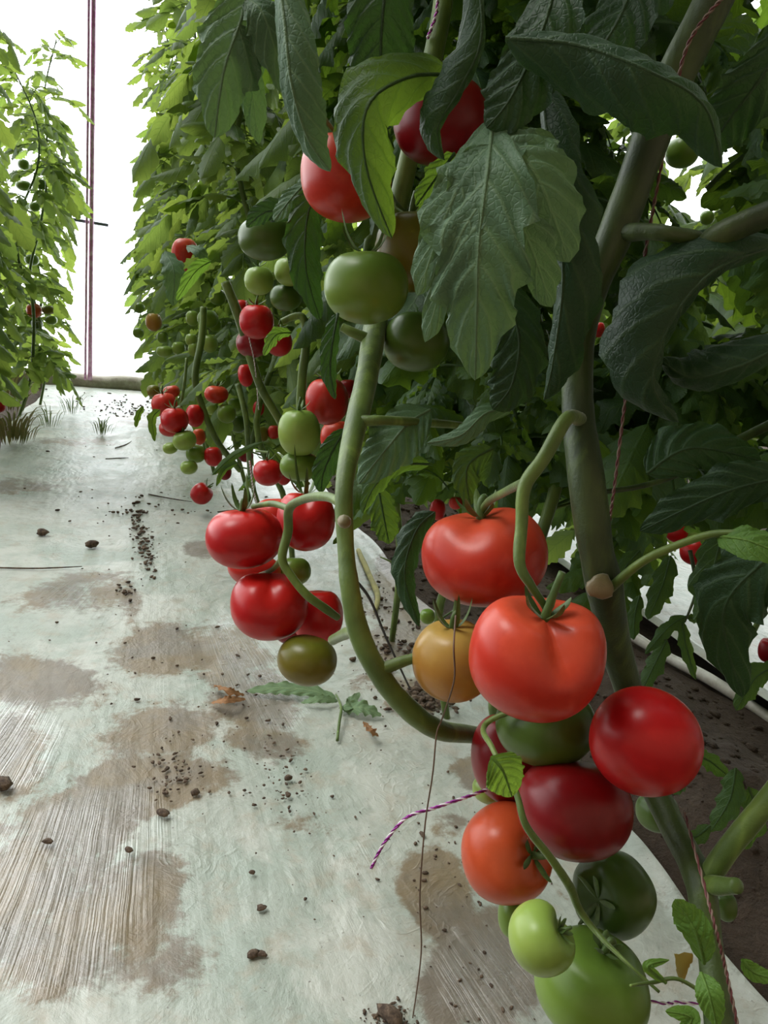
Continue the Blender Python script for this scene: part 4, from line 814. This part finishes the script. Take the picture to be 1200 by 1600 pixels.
for q in [(655, 1092, 24, 9, 60, 1.5, 5.5), (610, 1020, 22, 14, 30, 1, 4), (640, 930, 22, 40, 40, 1, 4), (215, 815, 6, 18, 34), (225, 850, 8, 14, 30), (235, 880, 6, 14, 22), (205, 800, 18, 4, 12), (195, 925, 8, 8, 14), (270, 1210, 25, 25, 40), (440, 1190, 20, 40, 40), (480, 1300, 60, 60, 12), (420, 770, 70, 12, 12), (180, 650, 60, 25, 60, .7, 1.8), (610, 1592, 22, 10, 40), (660, 1090, 25, 12, 60),
          (350, 1120, 60, 70, 24), (240, 1000, 120, 90, 30), (300, 780, 90, 30, 40, .8, 2), (120, 760, 90, 30, 26, .8, 2), (690, 1330, 50, 60, 24), (760, 1500, 60, 80, 20), (590, 1060, 40, 50, 22), (210, 640, 30, 8, 50, .7, 1.6), (600, 940, 14, 40, 30)]:
    crumbs(*q)
o = link('dirt_crumbs', mb.mesh('crumbs'), CLOD); tag(o, 'scattered fine dirt crumbs on the pale plastic sheet', 'dirt', kind='stuff')
mb = MB()
for _ in range(1500):
    x, y = rg.uniform(.83, 1.36), rg.uniform(.3, 3.5); c = np.array([x, y, float(soil_z(np.array([x]), np.array([y]))[0])]); blob(mb, c, .002 + .011 * rg.rand() ** 3, rg, 1.1)
o = link('soil_lumps', mb.mesh('lumps'), SOIL); tag(o, 'loose brown soil lumps in the strip under the plants', 'soil', kind='stuff')
# yellowed strip of plant waste by the bare stem
mb = MB(); tube(mb, [gp(560, 860, .01), gp(578, 900, .012), gp(590, 930, .01), gp(586, 955, .008)], [.005, .008, .004], n=14, seg=7, jitter=.4); o = link('dead_stalk', mb.mesh('dead'), simple('dry_yellow', (.42, .38, .14), .8, nscale=30, col2=(.3, .28, .12))); tag(o, 'yellow rotting stalk lying on the sheet behind the bare stem', 'dead stalk')
# withered yellow flower end at bottom right
mb = MB(); blade(mb, px_path([(1082, 1490, .55), (1074, 1510, .55), (1066, 1538, .56)]), .009, R @ np.array([0, 0, 1.]), 14, 7, 2, .0, -.5, .3, .5, 3, .8); o = link('withered_leaf', mb.mesh('yl'), simple('yellow_leaf', (.42, .30, .05), .7, trans=.3)); tag(o, 'small yellow shrivelled leaf left of the lowest stem', 'withered leaf', 'withered leaves on the sheet')
for p_, lb in [([(-5, 887), (60, 888), (128, 885)], 'long thin straw lying across the sheet at left'), ([(165, 717), (182, 716), (201, 715)], 'short dark twig on the far part of the sheet'), ([(232, 772), (262, 778), (300, 784)], 'thin twig left of the lone red tomato'), ([(340, 800), (370, 797), (400, 800)], 'thin twig behind the highest fruit of the walkway truss'), ([(180, 700), (205, 690), (222, 668)], 'thin bent twig left of the far green fruits')]:
    mb = MB(); tube(mb, [gp(x, y, .006) for x, y in p_], [.0016, .0022, .001], n=12, seg=6, jitter=.3); o = link('twig', mb.mesh('twig'), CLOD); tag(o, lb, 'twig', 'twigs on the sheet')
# grass tufts at the far end and weeds at the left edge
WEED = simple('dry_weed', (.20, .17, .06), .8, nscale=20, col2=(.13, .16, .04), trans=.2)
GR = simple('grass_blade', (.16, .22, .08), .7, trans=.3)
for i, (px, py, n, h, lb) in enumerate([(160, 678, 36, .07, 'sparse green grass tuft growing on the far sheet'), (112, 648, 26, .10, 'grass tuft at the foot of the left row'), (78, 668, 26, .10, 'dry grass tuft at the left edge of the sheet'), (20, 690, 60, .14, 'brownish weed clump beside the sheet at far left'), (15, 640, 60, .2, 'yellow-green weed clump under the left row')]):
    c = G(px, py, .01); mb = MB()
    for k in range(n):
        a = rg.rand() * 6.28; o_ = np.array([math.cos(a), math.sin(a), 0]); b0 = c + o_ * .05 * rg.rand() * (2 if n > 40 else 1); hh = h * (.5 + rg.rand()); P = [b0, b0 + o_ * hh * .25 + [0, 0, hh * .7], b0 + o_ * hh * .7 + [0, 0, hh * .8]]
        blade(mb, P, .0022 if n < 40 else .006, nrm(UPV - o_), 6, 3, 1, 0, 0, 0, .5, k)
    o = link('grass_tuft', mb.mesh('grass', c), GR if n < 40 else WEED); o.location = c; tag(o, lb, 'grass', 'grass tufts at the far end')
print('objects', len(bpy.data.objects))
